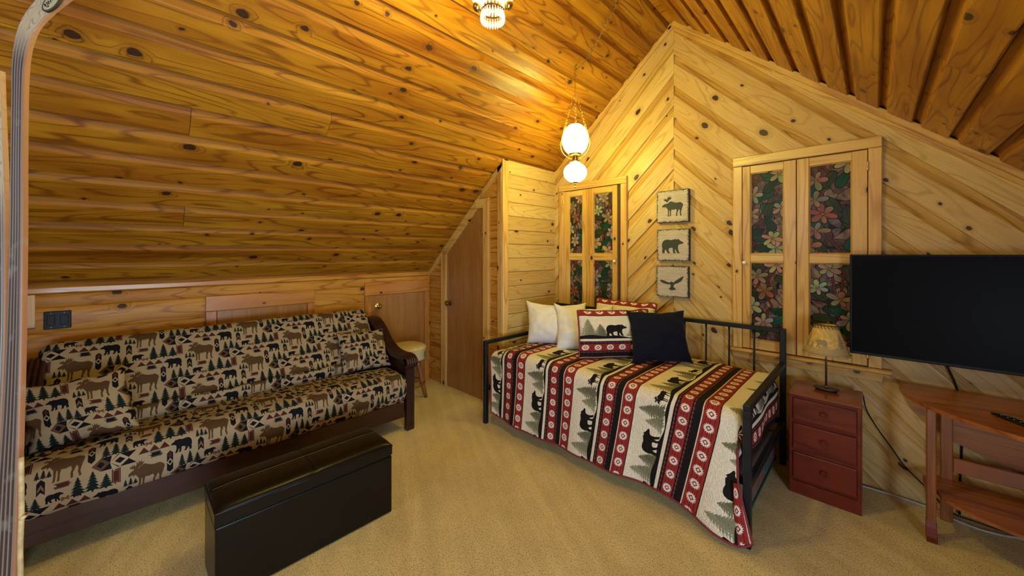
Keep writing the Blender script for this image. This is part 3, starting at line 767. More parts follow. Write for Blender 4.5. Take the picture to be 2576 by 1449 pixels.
# ------------------------------------------------------------------ shuttered windows with stained glass
GLS = [img_mat('stained_glass_%d' % i, glass_image('stained_glass_%d' % i, .21, .61, 11 + i * 7, .48), rough=.3, spec=.12) for i in range(4)]
def window(name, ox0, ox1, px0, px1, sashes, zt=2.241, pz=2.172, glsel=(0, 1, 2, 3), knobs=(), ajar=None):
    y = YG
    w = box(name, px0 - .01, px1 + .01, y - .006, y + .01, .77, pz + .01, M['gap'], bevel=0); struct(name, w)
    f = lambda u, v, d: (u, YG + d, v)
    prism('casing', [(ox0, pz), (ox1, pz), (ox1, zt), (ox0, zt)], f, .004, -.034, M['trimX'], w, .004)
    prism('casing', [(ox0, .772), (px0, .772), (px0, pz - .001), (ox0, pz - .001)], f, .004, -.030, M['trimZ'], w, .004)
    prism('casing', [(px1, .772), (ox1, .772), (ox1, pz - .001), (px1, pz - .001)], f, .004, -.030, M['trimZ'], w, .004)
    prism('sill', [(ox0 - .035, .745), (ox1 + .045, .745), (ox1 + .045, .771), (ox0 - .035, .771)], f, .004, -.062, M['trimX'], w, .009)
    prism('apron', [(ox0 + .0, .688), (ox1 + .0, .688), (ox1 + .012, .744), (ox0 - .012, .744)], f, .004, -.026, M['trimX'], w, .003)
    gi = 0
    for (sx0, sx1, gx0, gx1) in sashes:
        rows = ((1.497, 2.108), (.846, 1.432))
        bm = bmesh.new()
        st = [(sx0, gx0, .778, pz - .006), (gx1, sx1, .778, pz - .006)]
        for a, b, c, d in st: add_prism(bm, [(a, c), (b, c), (b, d), (a, d)], f, -.006, -.026, .002)
        s_ = bm_obj('sash', bm, M['sashZ'], w)
        for a, b in ((2.108, pz - .006), (1.432, 1.497), (.778, .846)):
            prism('rail', [(gx0 + .0003, a), (gx1 - .0003, a), (gx1 - .0003, b), (gx0 + .0003, b)], f, -.006, -.025, M['trimX'], s_, .003)
        for a, b in rows:
            o = grid_obj('glass_panel', [[(gx0 - .002 + (gx1 - gx0 + .004) * i, YG - .011, a - .002 + (b - a + .004) * j) for i in (0, 1)] for j in (0, 1)], [[(i, j) for i in (0, 1)] for j in (0, 1)], GLS[glsel[gi % 4]], s_, smooth=False)
            gi += 1
            # moulded lip round the glass
            bm = bmesh.new(); lp = .007
            for (u0, u1, v0, v1) in ((gx0, gx1, b - lp, b), (gx0, gx1, a, a + lp), (gx0, gx0 + lp, a, b), (gx1 - lp, gx1, a, b)):
                add_prism(bm, [(u0, v0), (u1, v0), (u1, v1), (u0, v1)], f, -.008, -.019, .003)
            bm_obj('lip', bm, M['sashZ'], s_)
    for kx, kz in knobs:
        bm = bmesh.new(); add_lathe(bm, [(0, 0), (.006, 0), (.005, .010), (.012, .014), (.014, .020), (.010, .026), (0, .028)], n=16)
        R = Vector((0, -1, 0)).to_track_quat('Z', 'Y').to_matrix().to_4x4(); R.translation = (kx, YG - .026, kz); bmesh.ops.transform(bm, matrix=R, verts=bm.verts)
        bm_obj('window_knob', bm, M['porcelain'], w, smooth=True)
        tube('latch_hook', [(kx + .03 * (1 if kx < -1 else -1), YG - .03, kz + .03), (kx + .015 * (1 if kx < -1 else -1), YG - .036, kz + .012), (kx + .012 * (1 if kx < -1 else -1), YG - .028, kz + .02)], .0018, M['chrome'], w, 6)
    return w
w1 = window('window_1', -2.485, -1.687, -2.427, -1.750, ((-2.424, -2.133, -2.351, -2.185), (-2.130, -1.786, -2.051, -1.836)), glsel=(0, 1, 2, 3), knobs=((-1.807, 1.425),))
w2 = window('window_2', -.793, .037, -.730, -.026, ((-.727, -.397, -.677, -.468), (-.392, -.030, -.325, -.103)), glsel=(3, 0, 1, 2), knobs=((-.712, 1.43),))
for z in (2.06, .86): box('hinge', -.036, -.024, YG - .036, YG - .026, z - .03, z + .03, M['brass'], w2, .002)
for z in (2.06, .86): box('hinge', -2.432, -2.420, YG - .036, YG - .026, z - .03, z + .03, M['brass'], w1, .002)
# ------------------------------------------------------------------ futon sofa against the knee wall
def cushion_sheet(name, prof, y0, y1, mat, parent, endr=.05, ny=60, vofs=0.0, th=None, bulge=.012, seed=0):
    """closed rounded slab: prof = closed list of (x,z) cross-section points, swept along y with rounded ends; uv = (y, arc length)"""
    n = len(prof); cx = sum(p[0] for p in prof) / n; cz = sum(p[1] for p in prof) / n
    arc = [0]
    for i in range(n): a, b = prof[i], prof[(i + 1) % n]; arc.append(arc[-1] + math.hypot(b[0] - a[0], b[1] - a[1]))
    rows, uvs = [], []
    L = y1 - y0
    ys = [0, .004, .012, .025, .045, .075] ; ts = ys + [.075 + (L - .15) * k / ny for k in range(1, ny)] + [L - q_ for q_ in ys[::-1]]
    for t in ts:
        e = min(t, L - t); k = 1.0 if e > .075 else math.sqrt(max(0, 1 - ((.075 - e) / .075) ** 2)) 
        yy = y0 + t
        row, uv = [], []
        for i in range(n + 1):
            x, z = prof[i % n]
            # shrink the section towards its spine near the ends
            nx, nz = spine(prof, i % n)
            w = bulge * (mnoise.noise(Vector((yy * 3.1, arc[i] * 4 + seed, seed))) + .5 * mnoise.noise(Vector((yy * 9, arc[i] * 9 + seed, seed))))
            dx, dz = x - nx, z - nz; l = math.hypot(dx, dz) or 1
            row.append((nx + dx * (k * .92 + .08) + dx / l * w * k, yy, nz + dz * (k * .92 + .08) + dz / l * w * k)); uv.append(((yy) / .58, (arc[i] + vofs) / .31))
        rows.append(row); uvs.append(uv)
    o = grid_obj(name, rows, uvs, mat, parent)
    bm = bmesh.new(); bm.from_mesh(o.data)
    bmesh.ops.remove_doubles(bm, verts=bm.verts, dist=.00001)
    bmesh.ops.holes_fill(bm, edges=[e for e in bm.edges if e.is_boundary], sides=0)
    bmesh.ops.recalc_face_normals(bm, faces=bm.faces)
    bm.to_mesh(o.data); bm.free(); o.data.polygons.foreach_set('use_smooth', [True] * len(o.data.polygons))
    return o
_SP = {}
def spine(prof, i):
    key = id(prof)
    if key not in _SP:
        a, b = prof.spine
        res = []
        for (x, z) in prof:
            d = (b[0] - a[0], b[1] - a[1]); L2 = d[0] ** 2 + d[1] ** 2
            t = min(1, max(0, ((x - a[0]) * d[0] + (z - a[1]) * d[1]) / L2)); res.append((a[0] + d[0] * t, a[1] + d[1] * t))
        _SP[key] = res
    return _SP[key][i]
class Prof(list): pass
def capsule(a, b, r, n=10, m=14):
    """stadium section from a to b with radius r, starting at the underside start"""
    a, b = Vector((a[0], a[1])), Vector((b[0], b[1])); d = (b - a).normalized(); nn = Vector((d.y, -d.x))
    P = Prof()
    for k in range(m): P.append(tuple(a + (b - a) * (k / m) + nn * r))
    for k in range(n + 1): an = math.pi * k / n; P.append(tuple(b + nn * r * math.cos(an) + d * r * math.sin(an)))
    for k in range(1, m): P.append(tuple(b + (a - b) * (k / m) - nn * r))
    for k in range(n + 1): an = math.pi * k / n; P.append(tuple(a - nn * r * math.cos(an) - d * r * math.sin(an)))
    P.spine = (tuple(a), tuple(b)); return P

SY0, SY1 = -.375, 1.625
sofa = empty('futon_sofa', (XK + .6, .62, 0), label='long futon sofa with moose and bear print cushions on a dark cherry frame', cat='sofa')
S0 = sofa.location.copy()
def S(o): o.location = -S0; return o
# back cushion leans, seat cushion rolls over the front rail
bp = capsule((-3.305, .515), (-3.575, .882), .078)
S(cushion_sheet('back_cushion', bp, SY0, SY1, M['sofa'], sofa, seed=1, bulge=.008))
def seat_prof():
    P = Prof(); pts = [(-3.40, .315), (-3.1, .315), (-2.96, .30), (-2.90, .262), (-2.855, .248), (-2.815, .270), (-2.798, .32), (-2.797, .38), (-2.808, .43), (-2.838, .468), (-2.89, .488), (-2.98, .494), (-3.1, .488), (-3.25, .474), (-3.38, .462), (-3.44, .43), (-3.455, .38), (-3.44, .335)]
    sp = spline([(x, 0, z) for x, z in pts + pts[:1]], 4)[:-1]
    for v in sp: P.append((v.x, v.z))
    P.spine = ((-3.36, .39), (-2.885, .375)); return P
S(cushion_sheet('seat_cushion', seat_prof(), SY0 - .025, SY1 + .03, M['sofa'], sofa, seed=5, bulge=.010, vofs=.11))
def sb(name, *a, **k): return S(box(name, *a, M['cherry'], sofa, **k))
sb('front_rail', -2.862, -2.826, SY0, SY1 - .01, .125, .262, bevel=.006)
sb('front_rail_lip', -2.90, -2.862, SY0, SY1 - .01, .15, .225, bevel=.004)
sb('rear_rail', -3.72, -3.685, SY0, SY1, .16, .30, bevel=.005)
sb('seat_deck', -3.68, -2.905, SY0 + .01, SY1 - .02, .262, .290, bevel=.003)
sb('back_board', -3.705, -3.682, SY0 + .02, SY1 - .02, .50, .86, bevel=.004)
for k in range(9):
    y = SY0 + .14 + k * .215
    sb('slat', -3.680, -3.672, y, y + .05, .31, .86, bevel=.002)
# arms: reeded plank sweeping down into a scroll, front post with flutes
def arm(yc, outer):
    wd = .108; y0 = yc - wd / 2
    path = spline([(-3.70, 0, .845), (-3.60, 0, .868), (-3.48, 0, .862), (-3.36, 0, .80), (-3.24, 0, .70), (-3.12, 0, .640), (-3.0, 0, .622), (-2.90, 0, .626), (-2.835, 0, .618), (-2.800, 0, .590), (-2.800, 0, .556), (-2.825, 0, .535), (-2.855, 0, .545)], 6)
    N = len(path); nr = 5; ncol = nr * 6 + 1
    top, bot = [], []
    for i, p in enumerate(path):
        t = (path[min(i + 1, N - 1)] - path[max(i - 1, 0)]).normalized(); nn = Vector((-t.z, 0, t.x))
        th = .034 if i < N - 20 else .034 - .012 * (i - N + 20) / 20
        rowt, rowb = [], []
        for j in range(ncol):
            f_ = j / (ncol - 1); reed = .010 * abs(math.sin(math.pi * nr * f_))
            rowt.append(tuple(p + nn * reed + Vector((0, y0 + wd * f_, 0)))); rowb.append(tuple(p - nn * th + Vector((0, y0 + wd * f_, 0))))
        top.append(rowt); bot.append(rowb)
    me = bpy.data.meshes.new('arm'); V = [v for r_ in top for v in r_] + [v for r_ in bot for v in r_]; o_ = N * ncol; Fs = []
    for i in range(N - 1):
        for j in range(ncol - 1):
            a = i * ncol + j; Fs.append((a, a + 1, a + ncol + 1, a + ncol)); Fs.append((o_ + a, o_ + a + ncol, o_ + a + ncol + 1, o_ + a + 1))
        a = i * ncol; Fs.append((a, a + ncol, o_ + a + ncol, o_ + a)); a = i * ncol + ncol - 1; Fs.append((a, o_ + a, o_ + a + ncol, a + ncol))
    Fs.append(tuple(range(0, ncol)) + tuple(range(o_ + ncol - 1, o_ - 1, -1))); Fs.append(tuple(range((N - 1) * ncol + ncol - 1, (N - 1) * ncol - 1, -1)) + tuple(range(o_ + (N - 1) * ncol, o_ + N * ncol)))
    me.from_pydata(V, [], Fs); A = link('arm', me, M['cherry'], sofa); me.polygons.foreach_set('use_smooth', [True] * len(me.polygons))
    try: me.set_sharp_from_angle(angle=math.radians(50))
    except Exception: pass
    S(A)
    # scroll drum
    bm = bmesh.new()
    for k in range(nr):
        ya = y0 + wd * k / nr; yb = ya + wd / nr; ym = (ya + yb) / 2; rr = .036
        for r0, r1, p0, p1 in ((rr * .8, rr, ya, ym), (rr, rr * .8, ym, yb)):
            A_ = [bm.verts.new((-2.835 + r0 * math.cos(t), p0, .580 + r0 * math.sin(t))) for t in [6.283 * q_ / 20 for q_ in range(20)]]
            B_ = [bm.verts.new((-2.835 + r1 * math.cos(t), p1, .580 + r1 * math.sin(t))) for t in [6.283 * q_ / 20 for q_ in range(20)]]
            for q_ in range(20): bm.faces.new((A_[q_], A_[(q_ + 1) % 20], B_[(q_ + 1) % 20], B_[q_]))
            if k == 0 and p0 == ya: bm.faces.new(A_[::-1])
            if k == nr - 1 and p0 == ym: bm.faces.new(B_)
    drum = bm_obj('scroll', bm, M['cherry'], A, auto=40)
    # fluted front post
    bm = bmesh.new(); add_box(bm, -2.868, -2.822, yc - .040, yc + .034, 0, .555, .005)
    for k in range(3): add_box(bm, -2.824, -2.817, yc - .031 + k * .021, yc - .017 + k * .021, .03, .53, .003)
    S(bm_obj('leg', bm, M['cherry'], sofa)); 
    S(box('leg', -3.70, -3.655, yc - .037, yc + .037, 0, .83, M['cherry'], sofa, bevel=.005))
    S(box('side_rail', -3.655, -2.868, yc - .012, yc + .012, .13, .27, M['cherry'], sofa, bevel=.004))
    # curved side panel
    pts = [(-3.655, .27), (-2.868, .27), (-2.868, .52), (-3.0, .59), (-3.15, .62), (-3.27, .69), (-3.38, .775), (-3.48, .82), (-3.655, .83)]
    S(prism('side_panel', pts, lambda u, v, d: (u, d, v), yc - .009, yc + .009, M['cherry'], sofa, bevel=.002))
arm(1.675, 1); arm(-.388, -1)

# ------------------------------------------------------------------ pillows
def pillow(name, BL, BR, TL, thick, mat, label, group=None, n=30, uv=(0, 0, 1, 1), pinch=.06, crease=.008, seed=0, ear=.02, binding=None, pw=.42, cat='pillow', sag=0.0):
    BL, BR, TL = Vector(BL), Vector(BR), Vector(TL); R = BR - BL; U = TL - BL
    N = R.cross(U).normalized(); C0 = BL + (R + U) / 2
    r, u = R.length / 2, U.length / 2; Rn, Un = R.normalized(), U.normalized()
    F, Bk, UV = [], [], []
    for j in range(n + 1):
        v = -1 + 2 * j / n; v = math.sin(v * math.pi / 2) * .35 + v * .65
        fr, br, ur = [], [], []
        for i in range(n + 1):
            a = -1 + 2 * i / n; a = math.sin(a * math.pi / 2) * .35 + a * .65
            x = a * r * (1 - pinch * (1 - v * v)) * (1 + ear * (abs(a) * abs(v)) ** 8); y = v * u * (1 - pinch * (1 - a * a)) * (1 + ear * (abs(a) * abs(v)) ** 8)
            e = max(0, (1 - a * a) * (1 - v * v)); z = thick / 2 * e ** pw * (1 - .18 * v)
            wr = crease * (mnoise.noise(Vector((a * 2.2 + seed, v * 2.2, seed))) + .6 * mnoise.noise(Vector((a * 6 + seed, v * 5, seed + 3)))) * min(1, e * 4)
            x += .006 * mnoise.noise(Vector((v * 3, seed, 1))) * abs(a); y += .010 * mnoise.noise(Vector((a * 3, seed, 5))) * abs(v) - sag * (1 - a * a) * (v > 0) * v
            P = Rn * x + Un * y
            fr.append(P + N * (z + wr)); br.append(P - N * (z + wr * .5)); ur.append((uv[0] + (a + 1) / 2 * (uv[2] - uv[0]), uv[1] + (v + 1) / 2 * (uv[3] - uv[1])))
        F.append(fr); Bk.append(br); UV.append(ur)
    base = C0 - Vector((0, 0, C0.z - min(BL.z, BR.z)))
    m = n + 1; V = [tuple(p + C0 - base) for row in F for p in row]; idx = {}
    for j in range(m):
        for i in range(m):
            if i in (0, n) or j in (0, n): idx[(j, i)] = j * m + i
            else: idx[(j, i)] = len(V); V.append(tuple(Bk[j][i] + C0 - base))
    Fs = [(j * m + i, j * m + i + 1, (j + 1) * m + i + 1, (j + 1) * m + i) for j in range(n) for i in range(n)]
    nf = len(Fs); Fs += [(idx[(j, i)], idx[(j + 1, i)], idx[(j + 1, i + 1)], idx[(j, i + 1)]) for j in range(n) for i in range(n)]
    me = bpy.data.meshes.new(name); me.from_pydata(V, [], Fs)
    ul = me.uv_layers.new(name='UVMap'); li = 0
    for k, f_ in enumerate([(j, i) for j in range(n) for i in range(n)] * 2):
        j, i = f_; q_ = [(j, i), (j, i + 1), (j + 1, i + 1), (j + 1, i)] if k < nf else [(j, i), (j + 1, i), (j + 1, i + 1), (j, i + 1)]
        for (jj, ii) in q_: ul.data[li].uv = UV[jj][ii]; li += 1
    o = link(name, me, mat, None, True); o.location = base; props(o, label, cat, group)
    if binding:
        pts = [F[0][i] for i in range(n)] + [F[j][n] for j in range(n)] + [F[n][i] for i in range(n, 0, -1)] + [F[j][0] for j in range(n, 0, -1)]
        tube('binding', [p + C0 - base for p in pts], .0075, binding, o, 6, closed=True)
    return o
pillow('throw_pillow', (-3.02, -.345, .500), (-2.98, .045, .525), (-3.17, -.405, .800), .15, M['sofa'], 'moose print throw pillow tilted at the left end of the sofa', 'throw pillows on the sofa', uv=(.12, .05, .85, 1.30), seed=3, cat='pillow', pinch=.05)
pillow('throw_pillow', (-3.15, 1.235, .505), (-3.10, 1.635, .500), (-3.345, 1.255, .800), .13, M['sofa'], 'square moose print throw pillow upright at the right arm of the sofa', 'throw pillows on the sofa', uv=(.02, .18, .72, 1.35), seed=8, pinch=.05)

# ------------------------------------------------------------------ storage bench in front of the sofa
ott = empty('storage_bench', (-2.15, .66, 0), label='long black leatherette storage bench with a padded hinged lid', cat='ottoman')
O0 = ott.location.copy()
def OT(o): o.location = -O0; return o
OX0, OX1, OY0, OY1 = -2.315, -2.006, .256, 1.066
OT(box('body', OX0 + .004, OX1, OY0, OY1, .004, .328, M['leather'], ott, .007, seg=2))
bm = bmesh.new(); nx, ny = 26, 60; rows = []
for j in range(ny + 1):
    row = []
    for i in range(nx + 1):
        a, b = math.sin((-1 + 2 * i / nx) * math.pi / 2), math.sin((-1 + 2 * j / ny) * math.pi / 2)
        zz = .386 + .034 * (1 - abs(a) ** 5) ** .5 * (1 - abs(b) ** 14) ** .5
        for c_, w_, d_ in (((a + .12), .03, .004), ((b), .012, .004)): zz -= d_ * math.exp(-(c_ / w_) ** 2)
        row.append(bm.verts.new((OX0 + (OX1 - OX0) * (a + 1) / 2, OY0 + (OY1 - OY0) * (b + 1) / 2, zz)))
    rows.append(row)
for j in range(ny):
    for i in range(nx): bm.faces.new((rows[j][i], rows[j][i + 1], rows[j + 1][i + 1], rows[j + 1][i]))
lid = bm_obj('lid', bm, M['leather'], ott, smooth=True); OT(lid)
bm = bmesh.new(); add_box(bm, OX0 - .002, OX1 + .002, OY0 - .002, OY1 + .002, .334, .392, .005, seg=2)
bm_obj('lid_edge', bm, M['leather'], lid)
OT(tube('welt', [(OX1 + .002, OY0 - .001, .384), (OX1 + .002, OY1 + .001, .384), (OX0, OY1 + .001, .384), (OX0, OY0 - .001, .384)], .0028, M['leather'], ott, 6, True))
bx_ = OX0 + (OX1 - OX0) * .44
tube('stitching', [(bx_, OY0 + .012, .414), (bx_, OY0 + .1, .4195), (bx_, OY1 - .1, .4195), (bx_, OY1 - .012, .414)], .0011, M['stitch'], lid, 5)
tube('stitching', [(OX0 + .01, .661, .412), (OX0 + .08, .661, .4185), (OX1 - .08, .661, .4185), (OX1 - .01, .661, .411)], .0011, M['leather'], lid, 5)
OT(box('lid_gap', OX0 + .006, OX1 - .006, OY0 + .005, OY1 - .005, .326, .336, M['black_plastic'], ott, 0))
for k, (x, y) in enumerate(((OX0 + .05, OY0 + .05), (OX1 - .05, OY0 + .05), (OX0 + .05, OY1 - .05), (OX1 - .05, OY1 - .05))):
    OT(box('foot', x - .015, x + .015, y - .015, y + .015, 0, .006, M['black_plastic'], ott, .001))

# ------------------------------------------------------------------ padded stool behind the sofa arm
st = empty('stool', (-3.42, 1.985, 0), rz=.4, label='round cream vinyl stool with green dots and brass foot ring', cat='stool')
R_ = .188
bm = bmesh.new(); add_lathe(bm, [(0, .575), (.10, .574), (.155, .568), (R_ - .008, .556), (R_, .545), (R_ + .003, .541), (R_, .537), (R_ - .001, .44), (R_ - .006, .432), (0, .432)], n=48)
seat_ = bm_obj('seat', bm, M['vinyl'], st, auto=50)
for k in range(5):
    a = -.98 + k * 2 * math.pi / 5 ; pts = []
    bm = bmesh.new(); c0 = bm.verts.new(((R_ + .001) * math.cos(a), (R_ + .001) * math.sin(a), .478)); ring = []
    for q_ in range(20):
        t = 6.283 * q_ / 20; da = .036 * math.cos(t) / R_; ring.append(bm.verts.new(((R_ + .0012) * math.cos(a + da), (R_ + .0012) * math.sin(a + da), .478 + .036 * math.sin(t))))
    for q_ in range(20): bm.faces.new((c0, ring[q_], ring[(q_ + 1) % 20]))
    bm_obj('dot', bm, M['green_vinyl'], seat_, smooth=True)
for k in range(4):
    a = math.pi / 4 + k * math.pi / 2; c_, s_ = math.cos(a), math.sin(a)
    bm = bmesh.new(); add_tube(bm, [(.09 * c_, .09 * s_, .435), (.115 * c_, .115 * s_, .34), (.135 * c_, .135 * s_, .26), (.15 * c_, .15 * s_, .17), (.19 * c_, .19 * s_, 0)], [.022, .026, .020, .026, .018], 10)
    bm_obj('leg', bm, M['stoolwood'], st, smooth=True)
tube('foot_ring', [(.176 * math.cos(t), .176 * math.sin(t), .175) for t in [6.283 * k / 36 for k in range(36)]], .007, M['brass'], st, 8, True)

# ------------------------------------------------------------------ outlet plate on the knee wall
pl = empty('outlet_plate', (XK + .012, -.322, 1.008), label='black double wall plate on the knee wall above the sofa', cat='outlet')
b_ = box('plate', 0, .008, -.058, .058, 0, .115, M['black_plastic'], pl, .003)
for y in (-.028, .028):
    box('toggle', .007, .0095, y - .017, y + .017, .025, .09, M['black_plastic'], b_, .002)
    for z in (.012, .103):
        bm = bmesh.new(); add_lathe(bm, [(0, .0015), (.003, .001), (.0035, 0)], n=10); bmesh.ops.transform(bm, matrix=Matrix.Translation((.0082, y, z)) @ Matrix.Rotation(math.pi / 2, 4, 'Y'), verts=bm.verts); bm_obj('screw', bm, M['dbrass'], b_)
# ------------------------------------------------------------------ daybed
db = empty('daybed', (-1.465, 2.72, 0), label='black square-tube metal daybed with barred back rail against the gable wall', cat='bed')
D0 = db.location.copy()
def D(o): o.location = -D0; return o
bxL, bxR, byF, byB = -2.482, -.446, 2.186, 3.262
def db_(name, *a, bevel=.003): return D(box(name, *a, M['black_metal'], db, bevel))
tw = .036
for x in (bxL, bxR - tw):
    side = 'L' if x < -1 else 'R'
    db_('leg', x, x + tw, byF, byF + tw, 0, .695)
    db_('leg', x, x + tw, byB - tw, byB, 0, .965)
    db_('arm_rail', x + .001, x + tw - .001, byF, byB - tw, .696, .728)
    db_('side_rail', x + .004, x + tw - .004, byF + tw, byB - tw, .285, .325)
    for (yy, z) in ((byF, .665), (byF, .315)):
        bm = bmesh.new(); add_lathe(bm, [(0, .004), (.006, .003), (.008, 0)], n=14)
        bmesh.ops.transform(bm, matrix=Matrix.Translation((x + tw / 2, yy, z)) @ Matrix.Rotation(math.pi / 2, 4, 'X'), verts=bm.verts); D(bm_obj('bolt', bm, M['black_metal'], db))
db_('back_rail', bxL + tw, bxR - tw, byB - tw, byB - .002, .933, .965)
db_('lower_back_rail', bxL + tw, bxR - tw, byB - tw, byB - .006, .285, .325)
db_('front_rail', bxL + tw, bxR - tw, byF + .06, byF + .09, .285, .325)
for k in range(12):
    x = -.640 - .1655 * k
    if x < bxL + .06: break
    bm = bmesh.new(); add_tube(bm, [(x, byB - .018, .325), (x, byB - .018, .933)], .0075, 10); D(bm_obj('bar', bm, M['black_metal'], db, smooth=True))
for k in range(9): db_('slat', -2.30 + k * .21, -2.26 + k * .21, byF + .09, byB - tw, .302, .318)
# trundle rails and feet under the bed
for x in (-2.26, -.66):
    for y in (2.36, 3.05): db_('trundle_leg', x, x + .03, y, y + .03, 0, .285)

mt = empty('mattress', (-1.465, 2.72, .325), label='white twin mattress under the quilt, its corner showing at the left post', cat='mattress')
bm = bmesh.new(); add_box(bm, -.955, .925, -.455, .475, 0, .30, .045, seg=3)
bm_obj('mattress_body', bm, M['white_cotton'], mt, smooth=True)
tube('piping', [(-.94, -.452, .27), (.91, -.452, .27), (.922, -.44, .27), (.922, .46, .27), (.91, .472, .27), (-.94, .472, .27), (-.952, .46, .27), (-.952, -.44, .27)], .005, M['white_cotton'], mt, 6, True)
tr = empty('trundle_mattress', (-1.45, 2.72, .06), label='brown folded mattress with teal piping stored under the daybed', cat='mattress')
bm = bmesh.new(); add_box(bm, -.80, .955, -.37, .44, 0, .20, .03, seg=3); bm_obj('mattress_body', bm, M['tick'], tr, smooth=True)
for z in (.012, .188):
    tube('piping', [(-.79, -.368, z), (.945, -.368, z), (.955, -.35, z), (.955, .43, z), (.945, .438, z), (-.79, .438, z)], .007, M['teal'], tr, 6, True)
box('handle', .954, .962, .02, .13, .08, .16, M['teal'], tr, .003)
box('trundle_base', -.78, .93, -.35, .42, -.06, -.002, M['black_metal'], tr, .004)

# quilt: one sheet, front drape + top, and its end falling inside the right arm
X0u = -.596
def ztop(x): return .648 + .012 * math.sin(x * 2.2 + 1) - .055 * sstep(-2.16, -2.46, x) 
def q_point(X, t):
    """X along the bed, t = arc length measured up from the front hem"""
    hem = .105 - .020 * math.sin((X + 2.4) * 1.6) + .020 * sstep(-2.3, -2.44, X) 
    flare = sstep(-.95, -.50, X); hem = hem - .075 * flare
    zt = ztop(X) + .02; yd = 2.232
    R = .075; zf = zt - R; Ld = zf - hem
    zc = -.006 * (1 - math.cos(X * 7))
    if t < Ld:
        z = hem + t; k = 1 - t / Ld
        y = yd - (.015 * math.sin(X * 9.0 + .8) + .009 * math.sin(X * 21 + 2)) * k ** 1.3 * .9 - .045 * k ** 1.5 - .05 * flare * k ** 2
        x = X + .035 * flare * k ** 1.5 + .012 * math.sin(X * 5) * k
        if X < -2.28: y += 0; x += .05 * k * sstep(-2.28, -2.43, X)
        return Vector((x, y, z))
    t -= Ld; La = R * math.pi / 2
    if t < La:
        a = t / R; return Vector((X, yd + R * (1 - math.cos(a)), zf + R * math.sin(a)))
    t -= La
    y = yd + R + t; edge = sstep(3.05, 3.2, y)
    return Vector((X, y, zt - .012 * edge + .006 * mnoise.noise(Vector((X * 4, y * 4, 3)))))
nx, nt = 150, 110; TM = 1.50
Pq, UVq = [], []
xs = [-2.437 + (-.515 + 2.437) * i / nx for i in range(nx + 1)]
ends = [(.02, .008), (.045, .03), (.07, .065), (.078, .11), (.080, .16), (.080, .21), (.079, .26)]
for j in range(nt + 1):
    t = TM * j / nt; row, uv = [], []
    kd = max(0, 1 - t / .56) ** 1.1
    for X in xs:
        sh_ = .13 * kd * sstep(-1.9, -.6, X)
        row.append(q_point(X, t)); uv.append(((t - .548) / .58 + .905, -(X + sh_ - X0u) / .475))
    # continue past the right edge of the bed
    base = q_point(xs[-1], t); arcs = 0; prev = (0, 0)
    ontop = sstep(.50, .66, t)
    for (dx, dz) in ends:
        arcs += math.hypot(dx - prev[0], dz - prev[1]); prev = (dx, dz)
        wob = .010 * math.sin(t * 14 + dz * 8) * (dz / .26)
        pt = base + Vector(((dx * .55 + wob) * ontop, 0, -dz * ontop))
        row.append(pt); uv.append(((t - .548) / .58 + .905, -(xs[-1] + sh_ + arcs - X0u) / .475))
    Pq.append(row); UVq.append(uv)
qo = grid_obj('quilt', Pq, UVq, M['quilt'], None, solid=.008)
qc = Vector((-1.465, 2.72, 0)); qo.data.transform(Matrix.Translation(-qc)); qo.location = qc
props(qo, 'red and cream lodge quilt with bears, moose and medallion stripes over the daybed', 'quilt')
hem = [Pq[0][i] for i in range(nx + 1)]
tube('binding', [Pq[j][0] - qc for j in range(70, 0, -1)] + [p - qc for p in hem] + [Pq[j][nx + 0] - qc for j in range(1, 34)], .0062, M['maroon'], qo, 6)
# folded-back corner of the quilt hanging at the foot of the right front leg
Pf, Uf = [], []
for j in range(13):
    k = j / 12; row, uv = [], []
    for i in range(9):
        a = i / 8
        row.append(Vector((-.520 + .085 * a * (1 - k * .75), 2.17 - .035 * math.sin(a * 3.1) * (1 - k), .018 + .30 * k + .03 * a * (1 - k)))); uv.append((k * .5 + .1, .03 + a * .17))
    Pf.append(row); Uf.append(uv)
cf = grid_obj('folded_corner', [[p - qc for p in r_] for r_ in Pf], Uf, M['quilt'], qo, solid=.008)
tube('binding', [p - qc for p in Pf[0]] + [Pf[j][-1] - qc for j in range(1, 13)], .0062, M['maroon'], cf, 6)

zb = .668
pillow('bed_pillow', (-2.33, 2.60, zb - .005), (-1.77, 2.82, zb), (-2.50, 2.775, 1.03), .22, M['white_cotton'], 'white bed pillow at the far left corner of the daybed', 'white pillows on the daybed', crease=.016, seed=1, pw=.50, sag=.03, pinch=.08, ear=.02)
pillow('bed_pillow', (-1.985, 2.595, zb - .005), (-1.51, 2.845, zb), (-2.155, 2.785, 1.035), .22, M['white_cotton'], 'white bed pillow between the other white pillow and the bear sham', 'white pillows on the daybed', crease=.016, seed=4, pw=.50, sag=.045, pinch=.08, ear=.02)
sv = (.235, -.80, 1.27, .10)
def sham(BL, BR, TL, lab, uv):
    return pillow('pillow_sham', BL, BR, TL, .13, M['quilt'], lab, 'quilted bear shams', uv=uv, pinch=.035, ear=.0, crease=.004, binding=M['maroon'], seed=2, cat='pillow')
# uv: x along stripes, y up
sham((-1.672, 2.482, zb), (-1.285, 2.925, zb), (-1.725, 2.535, 1.035), 'quilted bear sham with red borders in front of the white pillows', (-.02, .175, .83, 1.105))
sham((-1.90, 3.03, zb + .01), (-1.315, 3.03, zb + .01), (-1.92, 3.155, 1.065), 'second red-bordered sham mostly hidden behind the navy pillow', (.1, .175, .95, 1.105))
pillow('navy_pillow', (-1.318, 2.672, zb), (-.985, 2.975, zb), (-1.425, 2.785, 1.04), .15, M['navy'], 'square navy blue throw pillow leaning right of the bear sham', None, pinch=.085, ear=.03, crease=.010, seed=12)

